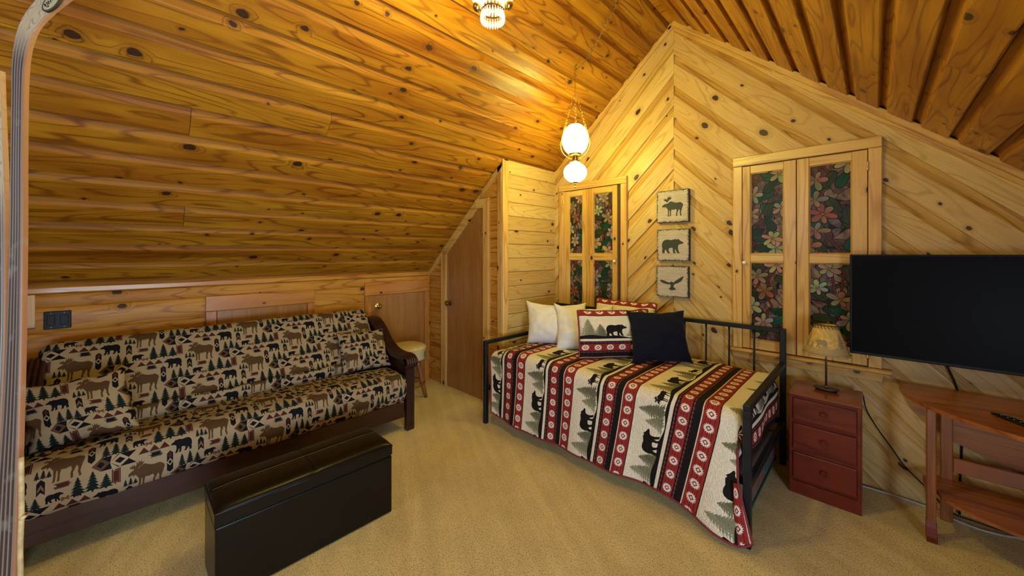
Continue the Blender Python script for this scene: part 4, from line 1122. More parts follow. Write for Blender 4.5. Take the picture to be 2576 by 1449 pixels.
# ------------------------------------------------------------------ nightstand
ns = empty('nightstand', (-.22, 3.065, 0), label='red-stained three drawer nightstand between the daybed and the gable window', cat='nightstand')
N0 = ns.location.copy()
def NS(o): o.location = -N0; return o
nx0, nx1, ny0, ny1 = -.385, -.052, 2.912, 3.225
NS(box('top', nx0 - .003, nx1 + .003, ny0 - .006, ny1, .612, .630, M['redwoodT'], ns, .003))
NS(box('side_panel', nx0, nx0 + .018, ny0, ny1, .0, .612, M['redwood'], ns, .002)); NS(box('side_panel', nx1 - .018, nx1, ny0, ny1, .0, .612, M['redwood'], ns, .002))
NS(box('back_panel', nx0 + .018, nx1 - .018, ny1 - .01, ny1, .02, .612, M['redwood'], ns, 0))
NS(box('face_frame', nx0 + .018, nx1 - .018, ny0 + .002, ny0 + .018, .085, .612, M['redwood'], ns, 0))
NS(box('plinth', nx0 - .002, nx1 + .002, ny0 - .003, ny0 + .015, 0, .078, M['redwood'], ns, .004))
NS(box('plinth_moulding', nx0 - .001, nx1 + .001, ny0 - .001, ny0 + .015, .079, .092, M['redwood'], ns, .005))
zs = [(.462, .596), (.283, .440), (.100, .262)]
for k, (a, b) in enumerate(zs):
    dr = NS(box('drawer', nx0 + .019, nx1 - .019, ny0 - .012, ny0 + .004, a, b, M['redwood'], ns, .006, seg=2))
    box('raised_field', nx0 + .034, nx1 - .034, ny0 - .0150, ny0 - .010, a + .014, b - .014, M['redwood'], dr, .0022) if False else None
    c_ = ((nx0 + nx1) / 2 + .004, ny0 - .012, (a + b) / 2 + .004)
    bm = bmesh.new(); add_lathe(bm, [(0, 0), (.008, 0), (.007, .008), (.0145, .013), (.0165, .018), (.0145, .0215), (.011, .0215), (.009, .019), (0, .0185)], n=24)
    R = Vector((0, -1, 0)).to_track_quat('Z', 'Y').to_matrix().to_4x4(); R.translation = c_; bmesh.ops.transform(bm, matrix=R, verts=bm.verts)
    bm_obj('knob', bm, M['redwood'], dr, auto=35)
NS(box('divider', nx0 + .02, nx1 - .02, ny0 - .004, ny0 + .01, .444, .452, M['redwood'], ns, .003))

# ------------------------------------------------------------------ table lamp
tl = empty('table_lamp', (-.218, 3.085, .630), label='table lamp with tan pine-and-bear shade on the red nightstand', cat='lamp')
def shade_image():
    c = Canvas(.72, .18, 1400, (.52, .33, .085), (True, False)); R = np.random.RandomState(4)
    X, Y = np.meshgrid(np.linspace(0, 1, c.W), np.linspace(0, 1, c.H))
    c.a *= (1 + .16 * np.sin(9 * X * 6.28 + 4 * np.sin(7 * Y)) * np.sin(13 * Y + 3 * np.sin(20 * X)))[..., None].astype(np.float32); grain(c, 8, .12)
    GR = (.225, .175, .085)
    for k in range(3):
        ox = k * .24; c.poly(place(tree_poly(31 + k, 6), ox + .06, .085, .085, .11), GR); c.poly(place(tree_poly(41 + k, 5), ox + .11, .06, .04, .06), GR)
        c.poly(place(BEAR, ox + .165, .072, .085, .055, True), GR)
    xs_ = np.linspace(0, .72, 60); c.poly([(x, .045 + .008 * math.sin(x * 40) + .006 * math.sin(x * 97)) for x in xs_] + [(.72, 0), (0, 0)], (.34, .235, .09))
    return c.image('lamp_shade_print')
Msh = img_mat('lampshade_parchment', shade_image(), rough=.75)
rows, uvs = [], []
for j in range(9):
    k = j / 8; r_ = .1175 + (.056 - .1175) * k; rows.append([(r_ * math.cos(t), r_ * math.sin(t), .240 + .176 * k) for t in [6.28318 * i / 64 for i in range(65)]]); uvs.append([(i / 64 + .18, k) for i in range(65)])
sh = grid_obj('shade', rows, uvs, Msh, tl, solid=.002)
bm = bmesh.new()
for i in range(34):
    t = 6.28318 * i / 34; c_, s_ = math.cos(t), math.sin(t); r_ = .118
    pts = [(r_ * c_ - s_ * .0105 * math.cos(a) , r_ * s_ + c_ * .0105 * math.cos(a), .2385 + .0055 * math.sin(a)) for a in [6.283 * q_ / 10 for q_ in range(10)]]
    add_tube(bm, pts, .0022, 5, True)
bm_obj('lacing', bm, M['lace'], sh, smooth=True)
bm = bmesh.new()
for i in range(22):
    t = 6.28318 * i / 22; t2 = t + .2; r1, r2 = .0585, .0640
    add_tube(bm, [(r1 * math.cos(t), r1 * math.sin(t), .420), (r2 * math.cos(t + .1), r2 * math.sin(t + .1), .408), (.0655 * math.cos(t2), .0655 * math.sin(t2), .398)], .002, 5)
add_tube(bm, [(.057 * math.cos(t), .057 * math.sin(t), .418) for t in [6.283 * i / 32 for i in range(32)]], .0028, 6, True)
bm_obj('lacing', bm, M['dlace'], sh, smooth=True)
tube('pole', [(0, 0, .02), (0, 0, .33)], .0055, M['ironlamp'], tl, 12)
lathe('base', [(0, .012), (.062, .012), (.066, .015), (.064, .019), (.012, .022), (.009, .03), (.006, .036)], (0, 0, 0), M['ironlamp'], tl, sx=1.0, sy=.62)
lathe('base_pad', [(0, 0), (.052, 0), (.054, .004), (.054, .012), (0, .012)], (0, 0, 0), M['black_plastic'], tl, sx=1.0, sy=.62)
lathe('socket', [(0, .29), (.016, .29), (.017, .33), (.013, .34), (0, .34)], (0, 0, 0), M['ironlamp'], tl)
tube('pull_chain', [(.016, -.01, .30), (.032, -.018, .27), (.034, -.018, .20)], .0011, M['ironlamp'], tl, 6)
bm = bmesh.new(); bmesh.ops.create_icosphere(bm, subdivisions=2, radius=.0065); bmesh.ops.translate(bm, verts=bm.verts, vec=(.034, -.018, .195)); bm_obj('pull_knob', bm, M['ironlamp'], tl, smooth=True)
bm = bmesh.new()
for k in range(3):
    t = k * 2.094; add_tube(bm, [(0, 0, .365), (.056 * math.cos(t), .056 * math.sin(t), .410)], .0015, 6)
add_tube(bm, [(0, 0, .335), (0, 0, .367)], .003, 6); bm_obj('spider', bm, M['ironlamp'], tl)

# ------------------------------------------------------------------ television
tv = empty('television', (.44, 3.20, .873), label='flat black television mounted on the chevron wall above the console table', cat='television')
tv.rotation_euler = (0, math.radians(0), 0)
box('housing', -.545, .545, -.005, .030, 0, .618, M['black_plastic'], tv, .006)
box('bezel', -.550, .550, -.020, -.005, -.002, .620, M['black_plastic'], tv, .004)
box('screen', -.540, .540, -.0215, -.0195, .014, .611, M['screen'], tv, .0005)
box('wall_bracket', -.20, .20, .030, .113, .15, .45, M['black_metal'], tv, .004)
cord = empty('power_cord', (.33, YG - .012, .70), label='black power cord dropping from the television to the console table', cat='cord')
tube('cable', [(-.035, 0, .19), (-.02, 0, .13), (0, .002, .07), (.016, .002, 0), (.02, .004, -.06), (.03, .004, -.3), (.02, .004, -.6), (.02, -.01, -.69)], .005, M['black_plastic'], cord, 8)

# ------------------------------------------------------------------ console table
ct = empty('console_table', (.75, 3.05, 0), label='orange-brown drop-leaf console table with a D-shaped top under the television', cat='table')
C0_ = ct.location.copy()
def CT(o): o.location = -C0_; return o
def dshape(xc, a, yb, b, n=40, p=2.15):
    pts = [(xc - a, yb)]
    for k in range(1, n):
        t = math.pi * k / n; c_, s_ = math.cos(t), math.sin(t)
        pts.append((xc - a * math.copysign(abs(c_) ** (2 / p), c_), yb - b * abs(s_) ** (2 / p)))
    return pts + [(xc + a, yb)]
TOPZ = .722
f0 = lambda u, v, d: (u, v, d)
CT(prism('top', [(.110, 3.285)] + dshape(.75, .645, 3.17, .60, p=2.0) + [(1.390, 3.285)], f0, TOPZ - .021, TOPZ, M['table'], ct, bevel=.006))
CT(prism('drop_leaf', [(x, z) for x, z in [(.130, .700)] + [(.75 - .61 * math.cos(math.pi * k / 30), .700 - .36 * math.sin(math.pi * k / 30) ** .9) for k in range(1, 30)] + [(1.37, .700)]], FY, 3.262, 3.280, M['table'], ct, bevel=.003))
def leg(x0, x1, y0, y1):
    l_ = CT(box('leg', x0, x1, y0, y1, .0, .700, M['tableZ'], ct, .004)); return l_
leg(.268, .315, 3.185, 3.215); leg(1.185, 1.232, 3.185, 3.215)
for x0 in (.198, 1.262):
    bm = bmesh.new(); add_box(bm, x0, x0 + .036, 2.93, 2.958, .07, .700, .004)
    l_ = CT(bm_obj('leg', bm, M['tableZ'], ct))
    pts = [(2.90, 0), (2.965, 0), (2.972, .06), (2.960, .10), (2.930, .10), (2.918, .07), (2.895, .03)]
    prism('foot', pts, lambda u, v, d: (d, u, v), x0 - .001, x0 + .037, M['redwood'], l_, bevel=.003)
    CT(box('stretcher', x0 + .003, x0 + .033, 2.958, 3.19, .655, .695, M['tableZ'], ct, .003)); CT(box('stretcher', x0 + .003, x0 + .033, 2.958, 3.19, .195, .225, M['tableZ'], ct, .003))
CT(prism('shelf', [(.232, 3.20)] + dshape(.75, .515, 3.06, .30, p=2.6) + [(1.268, 3.20)], f0, .225, .241, M['table'], ct, bevel=.004))
CT(box('back_rail', .315, 1.185, 3.190, 3.210, .285, .365, M['table'], ct, .003))
CT(box('apron', .315, 1.185, 3.19, 3.208, .62, .700, M['table'], ct, .003))

rc = empty('remote_control', (.468, 2.835, TOPZ), rz=math.radians(-52), label='black remote control lying on the console table', cat='remote')
bm = bmesh.new(); n_ = 24; rings = []
for k in range(n_ + 1):
    t = k / n_; x = -.10 + .20 * t; w_ = .0245 * (math.sin(math.pi * min(1, t * 1.9) / 2) ** .7) * (1 - .12 * math.sin(t * 3.1)) + .0005; h_ = .018 * math.sin(math.pi * min(1, max(.04, t * 1.05))) ** .35
    w_ *= (1 if t < .9 else math.sqrt(max(.02, 1 - ((t - .9) / .1) ** 2)))
    rings.append([bm.verts.new((x, w_ * math.cos(a), .001 + h_ * .5 + h_ * .5 * math.sin(a))) for a in [6.283 * q_ / 12 for q_ in range(12)]])
for A_, B_ in zip(rings[:-1], rings[1:]):
    for q_ in range(12): bm.faces.new((A_[q_], A_[(q_ + 1) % 12], B_[(q_ + 1) % 12], B_[q_]))
bm.faces.new(rings[0][::-1]); bm.faces.new(rings[-1]); bod = bm_obj('body', bm, M['black_plastic'], rc, smooth=True)
M['button'] = pm('grey_rubber_button', (.22, .25, .27), .5, noise=.1)
for i in range(5):
    for j in range(3):
        bm = bmesh.new(); add_lathe(bm, [(0, .002), (.0028, .0015), (.0035, 0)], (-.045 + i * .024, -.012 + j * .012, .0175), n=10); bm_obj('button', bm, M['button'], bod, smooth=True)

# ------------------------------------------------------------------ cables on the floor and wall
c1 = empty('lamp_cord', (.05, YG - .01, .3), label='thin black cord hanging along the wall right of the nightstand', cat='cord')
tube('cable', spline([(-.10, -.06, .30), (-.085, -.02, .20), (-.04, 0, .10), (.02, 0, 0), (.09, 0, -.11), (.18, -.005, -.20), (.26, -.02, -.285), (.36, -.03, -.294), (.60, -.04, -.294), (.85, -.06, -.294)], 5), .0032, M['black_plastic'], c1, 8)
c2 = empty('grey_cable', (.3, 3.15, 0), label='pale grey cable lying on the carpet below the console table', cat='cord')
tube('cable', spline([(-.42, .12, .012), (-.30, .135, .008), (-.18, .14, .007), (-.05, .12, .007), (.02, .08, .007), (.10, .06, .007), (.18, .07, .008), (.25, .10, .009), (.33, .10, .009), (.42, .04, .007), (.52, -.03, .007), (.7, -.08, .007)], 6), .0055, M['cord_white'], c2, 8)

# ------------------------------------------------------------------ three rustic plaques
def plaque_image(kind, seed):
    c = Canvas(.272, .275, 1600, (.42, .345, .275)); R = np.random.RandomState(seed); rr = random.Random(seed)
    X, Y = np.meshgrid(np.linspace(0, 1, c.W), np.linspace(0, 1, c.H))
    def nz(fx, fy, ph): return np.sin(fx * X + ph + 2.3 * np.sin(fy * Y + ph)) * np.sin(fy * Y * 1.3 + 1.7 * np.sin(fx * .7 * X + ph * 2))
    n = .5 * nz(5, 18, seed) + .3 * nz(11, 60, seed + 1) + .2 * nz(17, 110, seed + 2)
    c.a *= (1 + .16 * n)[..., None].astype(np.float32)
    c.a *= np.where(np.sin(Y * 130 + 3 * np.sin(X * 7 + seed) + 2 * np.sin(Y * 19)) > .93, .80, 1.0)[..., None].astype(np.float32)
    for k in range(1, 4):
        y = k * .275 / 4 + rr.uniform(-.01, .01); c.line([(0, y), (.272, y)], .0012, (.25, .18, .12))
    DK = (.022, .028, .026)
    if kind == 0: c.poly(place(MOOSE, .138, .130, .180, .160), DK); c.poly(place(ANTLER, .145, .142, .180, .185), DK)
    if kind == 1: c.poly(place(BEAR, .132, .130, .19, .13), DK)
    if kind == 2:
        OWL = [(.0, .60), (.05, .66), (.14, .64), (.28, .55), (.38, .50), (.43, .48), (.45, .54), (.50, .57), (.55, .54), (.58, .50), (.66, .62), (.78, .76), (.90, .88), (.98, .96), (1, .90), (.97, .84), (.99, .80), (.94, .74), (.95, .68), (.89, .64), (.88, .57), (.80, .53), (.78, .47), (.70, .45), (.64, .40), (.60, .34), (.58, .22), (.68, .10), (.66, .04), (.60, .02), (.55, 0), (.50, -.02), (.45, 0), (.40, .05), (.38, .08), (.46, .20), (.47, .32), (.42, .38), (.32, .36), (.28, .40), (.20, .39), (.17, .44), (.10, .44), (.09, .50), (.03, .51), (.04, .56)]
        c.poly(place(OWL, .132, .128, .205, .135), DK)
    # worn dark edges
    ed = np.minimum(np.minimum(X, 1 - X), np.minimum(Y, 1 - Y)); nn = R.rand(c.H // 6 + 1, c.W // 6 + 1); nn = np.kron(nn, np.ones((6, 6)))[:c.H, :c.W]
    nn = (nn + np.roll(nn, 3, 0) + np.roll(nn, 3, 1) + np.roll(nn, 5, 0)) / 4
    m = ed < .012 + .11 * np.clip(nn - .48, 0, 1) ** 1.0 + .014 * nz(20, 23, seed + 5); c.a[m] = (.035, .042, .042)
    grain(c, seed, .07, 3, 1)
    # small chips in the silhouette
    for _ in range(40): 
        x, y = rr.random() * .272, rr.random() * .275; c.ell(x, y, .0016, .001, 0, (.30, .26, .22))
    return c.image('plaque_print_%d' % kind)
for k, (lab, z0, h_, xl) in enumerate((('square wooden plaque with a moose silhouette, top of the three', 1.771, .278, -1.391), ('square wooden plaque with a bear silhouette, middle of the three', 1.436, .274, -1.388), ('square wooden plaque with a flying owl silhouette, lowest of the three', 1.122, .268, -1.394))):
    p = empty('wall_plaque', (xl + .136, YG - .002, z0), label=lab, cat='plaque', group='animal plaques on the chevron wall')
    box('block', -.136, .136, -.036, -.0, 0, h_, pm('dark_plaque_edge_%d' % k, (.03, .032, .034), .7, noise=.4, nscale=30), p, .002)
    grid_obj('print', [[(-.1345 + .269 * i, -.0366, .0015 + (h_ - .003) * j) for i in (0, 1)] for j in (0, 1)], [[(i, j) for i in (0, 1)] for j in (0, 1)], img_mat('plaque_%d' % k, plaque_image(k, 3 + k), rough=.7), p, smooth=False)
    tube('hanger', [(-.03, -.002, h_ - .02), (0, -.002, h_ + .012), (.03, -.002, h_ - .02)], .0012, M['chrome'], p, 6)

# ------------------------------------------------------------------ hanging lamps
def chain(bm, pts, L=.034, w=.0075, r=.0015, tw0=0):
    pts = spline(pts, 12) if len(pts) > 2 else [Vector(p) for p in pts]
    # resample
    acc = 0; seq = [pts[0]]; 
    for a, b in zip(pts[:-1], pts[1:]):
        d = (b - a).length; pos = 0
        while acc + d - pos >= L * .80: pos += L * .80 - acc; acc = 0; seq.append(a + (b - a) * (pos / d))
        acc += d - pos
    for i, (a, b) in enumerate(zip(seq[:-1], seq[1:])):
        c_ = (a + b) / 2; t = (b - a).normalized(); o1 = t.orthogonal().normalized(); o2 = t.cross(o1)
        s_ = o1 if (i + tw0) % 2 else o2
        loop = []
        for q_ in range(12):
            an = 6.283 * q_ / 12; loop.append(c_ + t * (L / 2 * math.copysign(abs(math.cos(an)) ** .8, math.cos(an))) + s_ * (w * math.copysign(abs(math.sin(an)) ** .8, math.sin(an))))
        add_tube(bm, loop, r, 5, True)
def globe_mat(name, strength, decal_uv=None):
    s = NT(name); tc = s.n('TexCoord'); s.b.inputs['Base Color'].default_value = (.9, .88, .8, 1); s.b.inputs['Roughness'].default_value = .15
    s.b.inputs['Emission Color'].default_value = (*GLOBE_COL, 1)
    # small painted bouquet dims the glass
    d = s.n('TexImage'); d.image = BOUQ; s.l(tc.outputs['UV'], d.inputs[0])
    s.l(s.mix(1.0, GLOBE_COL, d.outputs[0], 'MULTIPLY'), s.b.inputs['Emission Color']); s.b.inputs['Emission Strength'].default_value = strength
    return s.m
def bouquet():
    c = Canvas(1.0, .5, 640, (1, 1, 1)); rr = random.Random(5)
    for cx in (.25, .75):
        for _ in range(26):
            a, d = rr.uniform(0, 6.3), rr.uniform(.02, .075); c.ell(cx + d * math.cos(a), .26 + d * math.sin(a) * 1.05, .010, .004, rr.uniform(0, 6), (.045, .045, .035))
        for (dx, dy, s_) in ((-.035, .01, 1), (.0, -.035, 1.2), (.036, .0, .8), (.01, .035, .6)):
            for k in range(6): c.ell(cx + dx + .012 * s_ * math.cos(k * 1.05), .25 + dy + .012 * s_ * math.sin(k * 1.05), .011 * s_, .007 * s_, k * 1.05, (.036, .024, .006))
            c.ell(cx + dx, .25 + dy, .005 * s_, .005 * s_, 0, (.010, .010, .008))
    return c.image('painted_bouquet')
BOUQ = bouquet()
def globe(name, prof, strength, parent, n=48):
    bm = bmesh.new(); ul = bm.loops.layers.uv.new('UVMap'); add_lathe(bm, prof, n=n, uvl=ul)
    return bm_obj(name, bm, globe_mat(name + '_glow', strength), parent, smooth=True)
hl = empty('hanging_lamp', (-1.79, 2.60, 2.045), rz=math.radians(-150), label='brass swag lamp with two painted glowing white globes by the gable wall', cat='lamp', group='swag lamps')
def gprof(zc, r, h, top, bot, n=18):
    a0, a1 = math.asin(bot / r) if bot < r else 1.57, math.asin(top / r)
    return [(r * math.sin(a0 + (math.pi - a1 - a0) * k / n), zc - h * math.cos(a0 + (math.pi - a1 - a0) * k / n)) for k in range(n + 1)]
globe('upper_globe', gprof(.404, .108, .135, .050, .048), GLOBE_UP, hl)
globe('lower_globe', gprof(.130, .096, .083, .035, .022), GLOBE_LOW, hl)
lathe('finial', [(0, 0), (.006, .002), (.010, .009), (.006, .016), (.004, .020), (.009, .026), (.012, .032), (.008, .040), (.022, .047), (.026, .052), (0, .052)], (0, 0, 0), M['brass'], hl)
gal = lathe('gallery', [(.036, .212), (.044, .214), (.046, .222), (.030, .230), (.020, .236), (.024, .246), (.018, .256), (.028, .262), (.046, .268), (.056, .276), (.058, .284), (.054, .288), (.050, .284)], (0, 0, 0), M['brass'], hl, n=40)
bm = bmesh.new()
for k in range(20): t = 6.283 * k / 20; bmesh.ops.create_icosphere(bm, subdivisions=1, radius=.0035, matrix=Matrix.Translation((.052 * math.cos(t), .052 * math.sin(t), .272)))
bm_obj('beading', bm, M['dbrass'], gal, smooth=True)
hoop = [(.122 * math.sin(t), 0, .362 - .122 * math.cos(t) * .98) for t in [-math.pi * .5 + math.pi * k / 28 for k in range(29)]]
hoop = [(x, 0, z) for x, _, z in hoop]
tube('hoop', hoop, .0042, M['brass'], hl, 8)
tube('hoop', [(0, -x * .82, z) for x, _, z in hoop[14:]], .0042, M['brass'], hl, 8)
for k, (x, y) in enumerate(((-.122, 0), (.122, 0), (0, -.10))):
    bm = bmesh.new(); chain(bm, [(x, y, .365), (x * .5, y * .5, .60), (x * .04, y * .04, .80)], tw0=k); bm_obj('chain', bm, M['brass'], hl, smooth=True)
bm = bmesh.new(); chain(bm, [(0, 0, .80), (0, 0, 1.005)]); bm_obj('chain', bm, M['dbrass'], hl, smooth=True)
# ceiling hook + swag running up to the ridge
Rz = Matrix.Rotation(math.radians(150), 4, 'Z')
def loc(p): return Rz @ (Vector(p) - Vector((-1.79, 2.60, 2.045)))
lathe('ceiling_hook', [(0, 1.004), (.005, 1.005), (.007, 1.012), (.004, 1.018), (.014, 1.022), (.016, 1.030), (0, 1.034)], (0, 0, 0), M['dbrass'], hl)
bm = bmesh.new(); chain(bm, [loc(p) for p in ((-1.79, 2.60, 3.035), (-1.725, 2.597, 3.045), (-1.60, 2.59, 3.15), (-1.47, 2.575, 3.30), (-1.36, 2.565, 3.43))], L=.036, w=.008, r=.0017)
bm_obj('swag_chain', bm, M['dbrass'], hl, smooth=True)
tube('wire', [loc(p) for p in ((-1.79, 2.602, 3.035), (-1.725, 2.60, 3.043), (-1.60, 2.592, 3.148), (-1.47, 2.577, 3.298), (-1.36, 2.567, 3.428))], .0016, M['dbrass'], hl, 6)

# second lamp, under the ridge, with a skirt of crystal prisms
h2 = empty('hanging_lamp', (-1.25, 1.16, 2.545), rz=math.radians(40), label='brass lamp with crystal prisms hanging at the top of the frame', cat='lamp', group='swag lamps')
lathe('prism_ring', [(.049, .058), (.052, .056), (.054, .060), (.053, .066), (.049, .066), (.048, .061), (.049, .058)], (0, 0, 0), M['brass'], h2, n=48)
lathe('font', [(0, .064), (.020, .065), (.038, .070), (.0475, .080), (.0475, .090), (.040, .096), (.018, .112), (.022, .126), (.030, .135), (0, .136)], (0, 0, 0), M['brass'], h2, n=40)
me0 = None
for k in range(26):
    t = 6.28318 * k / 26
    if me0 is None:
        bm = bmesh.new(); add_lathe(bm, [(0, .052), (.0028, .047), (.0012, .043), (.0045, .036), (.0062, .020), (.0045, .008), (0, 0)], n=6); p_ = bm_obj('prism', bm, M['crystal'], h2); me0 = p_.data
    else: p_ = link('prism', me0, None, h2)
    p_.location = (.0515 * math.cos(t), .0515 * math.sin(t), .008); p_.rotation_euler = (0, 0, t)
for k in range(20):
    t = 6.28318 * (k + .5) / 20; p_ = link('prism', me0, None, h2); p_.location = (.052 * math.cos(t), .052 * math.sin(t), .064); p_.scale = (.8, .8, .9)
for sgn in (-1, 1):
    tube('scroll_arm', spline([(sgn * .020, 0, .115), (sgn * .045, 0, .085), (sgn * .060, 0, .066), (sgn * .068, 0, .068), (sgn * .072, 0, .10), (sgn * .085, 0, .16), (sgn * .10, 0, .26)], 5), .0045, M['brass'], h2, 8)
    lathe('cup', [(0, .066), (.010, .067), (.018, .076), (.021, .088), (.018, .098), (.008, .103), (0, .104)], (sgn * .072, 0, 0), M['brass'], h2, n=24)
for sgn in (-1, 1):
    g_ = globe('candle_globe', gprof(.128, .024, .028, .010, .010, 10), 150.0, h2, 24); g_.location = (sgn * .072, 0, 0)
globe('upper_globe', gprof(.255, .095, .11, .045, .045), GLOBE_B, h2)
for k, (x, y) in enumerate(((-.10, 0), (.10, 0))):
    bm = bmesh.new(); chain(bm, [(x, y, .26), (x * .5, y * .5, .48), (0, 0, .68)], tw0=k); bm_obj('chain', bm, M['brass'], h2, smooth=True)
bm = bmesh.new(); chain(bm, [(0, 0, .68), (0, 0, .985)]); bm_obj('chain', bm, M['dbrass'], h2, smooth=True)
# faint bulb seen through the ring
# ------------------------------------------------------------------ old skis and a stick at the left edge
def unproj(px, py, d):
    l = (px - 1288) / F_PX * d; u = (HORIZON - py) / F_PX * d; s_, c_ = math.sin(THETA), math.cos(THETA)
    return Vector((-s_ * d + c_ * l, c_ * d + s_ * l, HC + u))
def ski(name, path, dist, label, grooves, mats, group='old skis'):
    """path: (px, py, width px) down the length; built as a grooved strip standing at its own place"""
    P = [(unproj(x, y, d_), w * d_ / F_PX) for (x, y, w), d_ in zip(path, dist)]
    cs = spline([p for p, w in P], 6); ws = []
    for i in range(len(P) - 1):
        for k in range(6): ws.append(P[i][1] + (P[i + 1][1] - P[i][1]) * k / 6)
    ws.append(P[-1][1]); N = len(cs)
    view = Vector((math.sin(THETA), -math.cos(THETA), 0)); base = Vector((cs[-1].x, cs[-1].y, 0)); nc = 25
    front, back = [], []
    for i, p in enumerate(cs):
        t = (cs[min(i + 1, N - 1)] - cs[max(i - 1, 0)]).normalized(); side = t.cross(view).normalized(); nn = side.cross(t).normalized()
        if nn.dot(view) < 0: nn = -nn
        gz = sstep(.22, .34, i / N)
        fr, bk = [], []
        for j in range(nc):
            f_ = j / (nc - 1) - .5; g = .0035 * gz * (abs(math.sin(math.pi * grooves * (f_ + .5))) ** .6) - (.004 if abs(f_) > .47 else 0)
            fr.append(p + side * (f_ * ws[i]) + nn * (.006 + g) - base); bk.append(p + side * (f_ * ws[i]) - nn * .007 - base)
        front.append(fr); back.append(bk)
    V = [tuple(v) for r_ in front for v in r_] + [tuple(v) for r_ in back for v in r_]; o_ = N * nc; Fs = []
    for i in range(N - 1):
        for j in range(nc - 1):
            a = i * nc + j; Fs.append((a, a + 1, a + nc + 1, a + nc)); Fs.append((o_ + a, o_ + a + nc, o_ + a + nc + 1, o_ + a + 1))
        a = i * nc; Fs.append((a, a + nc, o_ + a + nc, o_ + a)); a += nc - 1; Fs.append((a, o_ + a, o_ + a + nc, a + nc))
    Fs.append(tuple(range(nc)) + tuple(range(o_ + nc - 1, o_ - 1, -1))); Fs.append(tuple(range(N * nc - 1, N * nc - nc - 1, -1)) + tuple(range(o_ + N * nc - nc, o_ + N * nc)))
    me = bpy.data.meshes.new(name); me.from_pydata(V, [], Fs); ul = me.uv_layers.new(name='UVMap')
    ids = np.empty(len(me.loops), dtype=np.int32); me.loops.foreach_get('vertex_index', ids); u_ = (ids % o_) % nc / (nc - 1); v_ = ((ids % o_) // nc) / (N - 1)
    ul.data.foreach_set('uv', np.stack([u_, v_], 1).astype(np.float32).ravel())
    o = link(name, me, mats, None, True); o.location = base; props(o, label, 'ski', group)
    try: me.set_sharp_from_angle(angle=math.radians(60))
    except Exception: pass
    return o, cs, ws, view, base
def ski_mat():
    s = NT('worn_ski_wood'); tc = s.n('TexCoord'); sp = s.n('SeparateXYZ'); s.l(tc.outputs['UV'], sp.inputs[0])
    u, v = sp.outputs[0], sp.outputs[1]
    cb = s.n('CombineXYZ'); s.l(s.math('MULTIPLY', u, 1.0), cb.inputs[0]); s.l(s.math('MULTIPLY', v, 10), cb.inputs[1])
    nz = s.noise(cb.outputs[0], 1.6, 1)
    g = s.math('FRACT', s.math('MULTIPLY', s.math('ADD', s.math('MULTIPLY', u, .9), s.math('MULTIPLY', nz, 1.3)), 5))
    ln = s.mr(s.math('ABSOLUTE', s.math('SUBTRACT', g, .5)), .16, 0, 0, 1, True)
    top = s.mix(s.math('MULTIPLY', ln, .55), (.52, .42, .26), (.14, .08, .04))
    stripe = s.math('FRACT', s.math('MULTIPLY', u, 5)); st = s.mr(s.math('ABSOLUTE', s.math('SUBTRACT', stripe, .5)), .28, .12, 0, 1, True)
    low = s.mix(st, (.055, .035, .030), (.24, .19, .15))
    c = s.mix(s.mr(v, .20, .33, 0, 1, True), top, low)
    c = s.mix(s.mr(s.math('ABSOLUTE', s.math('SUBTRACT', u, .5)), .42, .47, 0, .8, True), c, (.40, .17, .07))
    c = s.mix(s.mr(s.noise(tc.outputs['Object'], 14, 3), .62, .75, 0, .5), c, (.30, .29, .22))
    s.l(c, s.b.inputs['Base Color']); s.b.inputs['Roughness'].default_value = .45; return s.m
M['ski'] = ski_mat()
pathA = [(190, -42, 50), (150, -14, 52), (112, 18, 50), (78, 60, 44), (60, 110, 38), (53, 170, 33), (51, 250, 30), (49, 400, 31), (48, 560, 33), (45, 720, 36), (41, 880, 39), (35, 1040, 43), (27, 1200, 50), (17, 1400, 56), (6, 1580, 60), (0, 1745, 60)]
o, cs, ws, view, base = ski('wooden_ski', pathA, [1.22] * 16, 'old grooved wooden ski standing upright, its curled tip at the top left corner', 5, M['ski'])
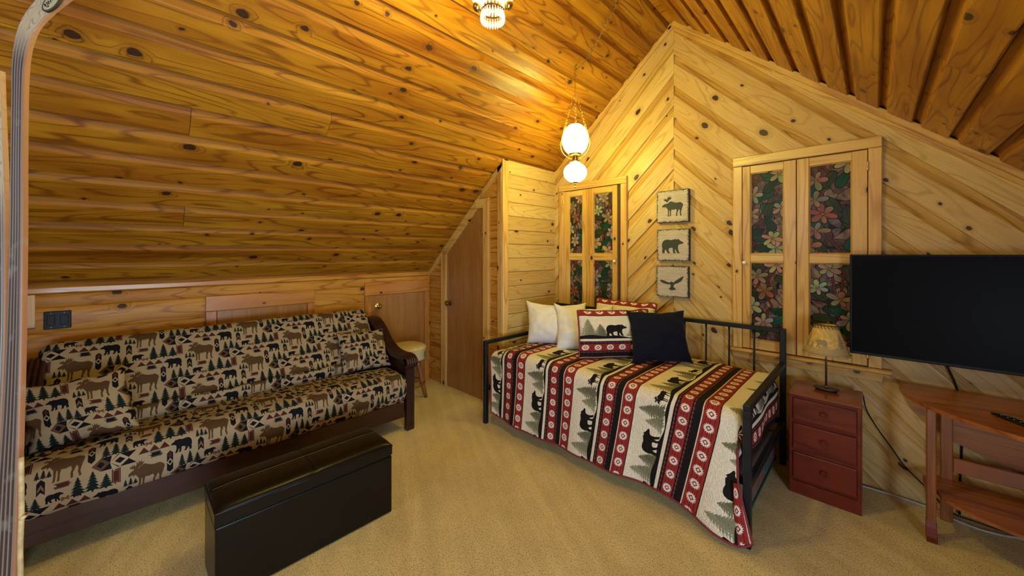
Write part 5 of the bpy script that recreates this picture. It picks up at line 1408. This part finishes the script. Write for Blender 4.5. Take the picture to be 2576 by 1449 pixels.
# oval badge at the curled tip
bc = unproj(133, 6, 1.205) - base; xa = (unproj(160, -22, 1.2) - unproj(110, 32, 1.2)).normalized(); ya = view.cross(xa).normalized()
def badge(name, a, b, off, mat, par):
    bm = bmesh.new(); c_ = bm.verts.new(bc + view * (off + .001)); ring = [bm.verts.new(bc + xa * a * math.cos(t) + ya * b * math.sin(t) + view * off) for t in [6.283 * k / 32 for k in range(32)]]
    lo = [bm.verts.new(v_.co - view * .006) for v_ in ring]
    for k in range(32): bm.faces.new((c_, ring[k], ring[(k + 1) % 32])); bm.faces.new((ring[k], lo[k], lo[(k + 1) % 32], ring[(k + 1) % 32]))
    return bm_obj(name, bm, mat, par)
bd = badge('badge', .040, .0205, .004, pm('badge_rim', (.045, .03, .015), .5, noise=.2), o)
badge('badge_face', .034, .0155, .0052, pm('badge_cream', (.46, .42, .24), .5, noise=.1), bd)
scr = [(-.8, .1), (-.72, .55), (-.6, .3), (-.75, -.1), (-.62, -.5), (-.48, -.2), (-.40, .5), (-.30, -.3), (-.18, .4), (-.05, -.3), (.1, .3), (.22, -.2), (.35, .3), (.5, -.1), (.62, .25)]
tube('lettering', spline([bc + xa * (.030 * x) + ya * (.014 * y) + view * .0068 for x, y in scr], 4), .0009, M['black_plastic'], bd, 6)
ski('wooden_ski', [(-6, 180, 26), (-3, 300, 28), (2, 420, 28), (6, 560, 27), (8, 700, 25), (6, 860, 26), (0, 1000, 28), (-8, 1200, 30), (-20, 1400, 32), (-30, 1600, 34), (-38, 1735, 34)], [1.24] * 11, 'second old ski, only its edge showing at the far left border', 4, M['ski'])
sk = empty('walking_stick', tuple(unproj(50, 1449, 1.17) * 1) , label='peeled cream wooden stick standing in front of the ski at lower left', cat='stick')
b0 = Vector(sk.location); sk.location = (b0.x, b0.y, 0); b0.z = 0
M['peeled'] = pm('peeled_wood', (.55, .40, .19), .5, noise=.35, nscale=30)
tube('shaft', spline([unproj(x, y, 1.17) - b0 for x, y in ((53, 1150), (54, 1220), (54, 1300), (51, 1380), (52, 1449), (50, 1600), (50, 1835))], 4), .0065, M['peeled'], sk, 10)
tube('branch_stub', [unproj(53, 1306, 1.17) - b0, unproj(60, 1300, 1.165) - b0], .006, M['peeled'], sk, 8)
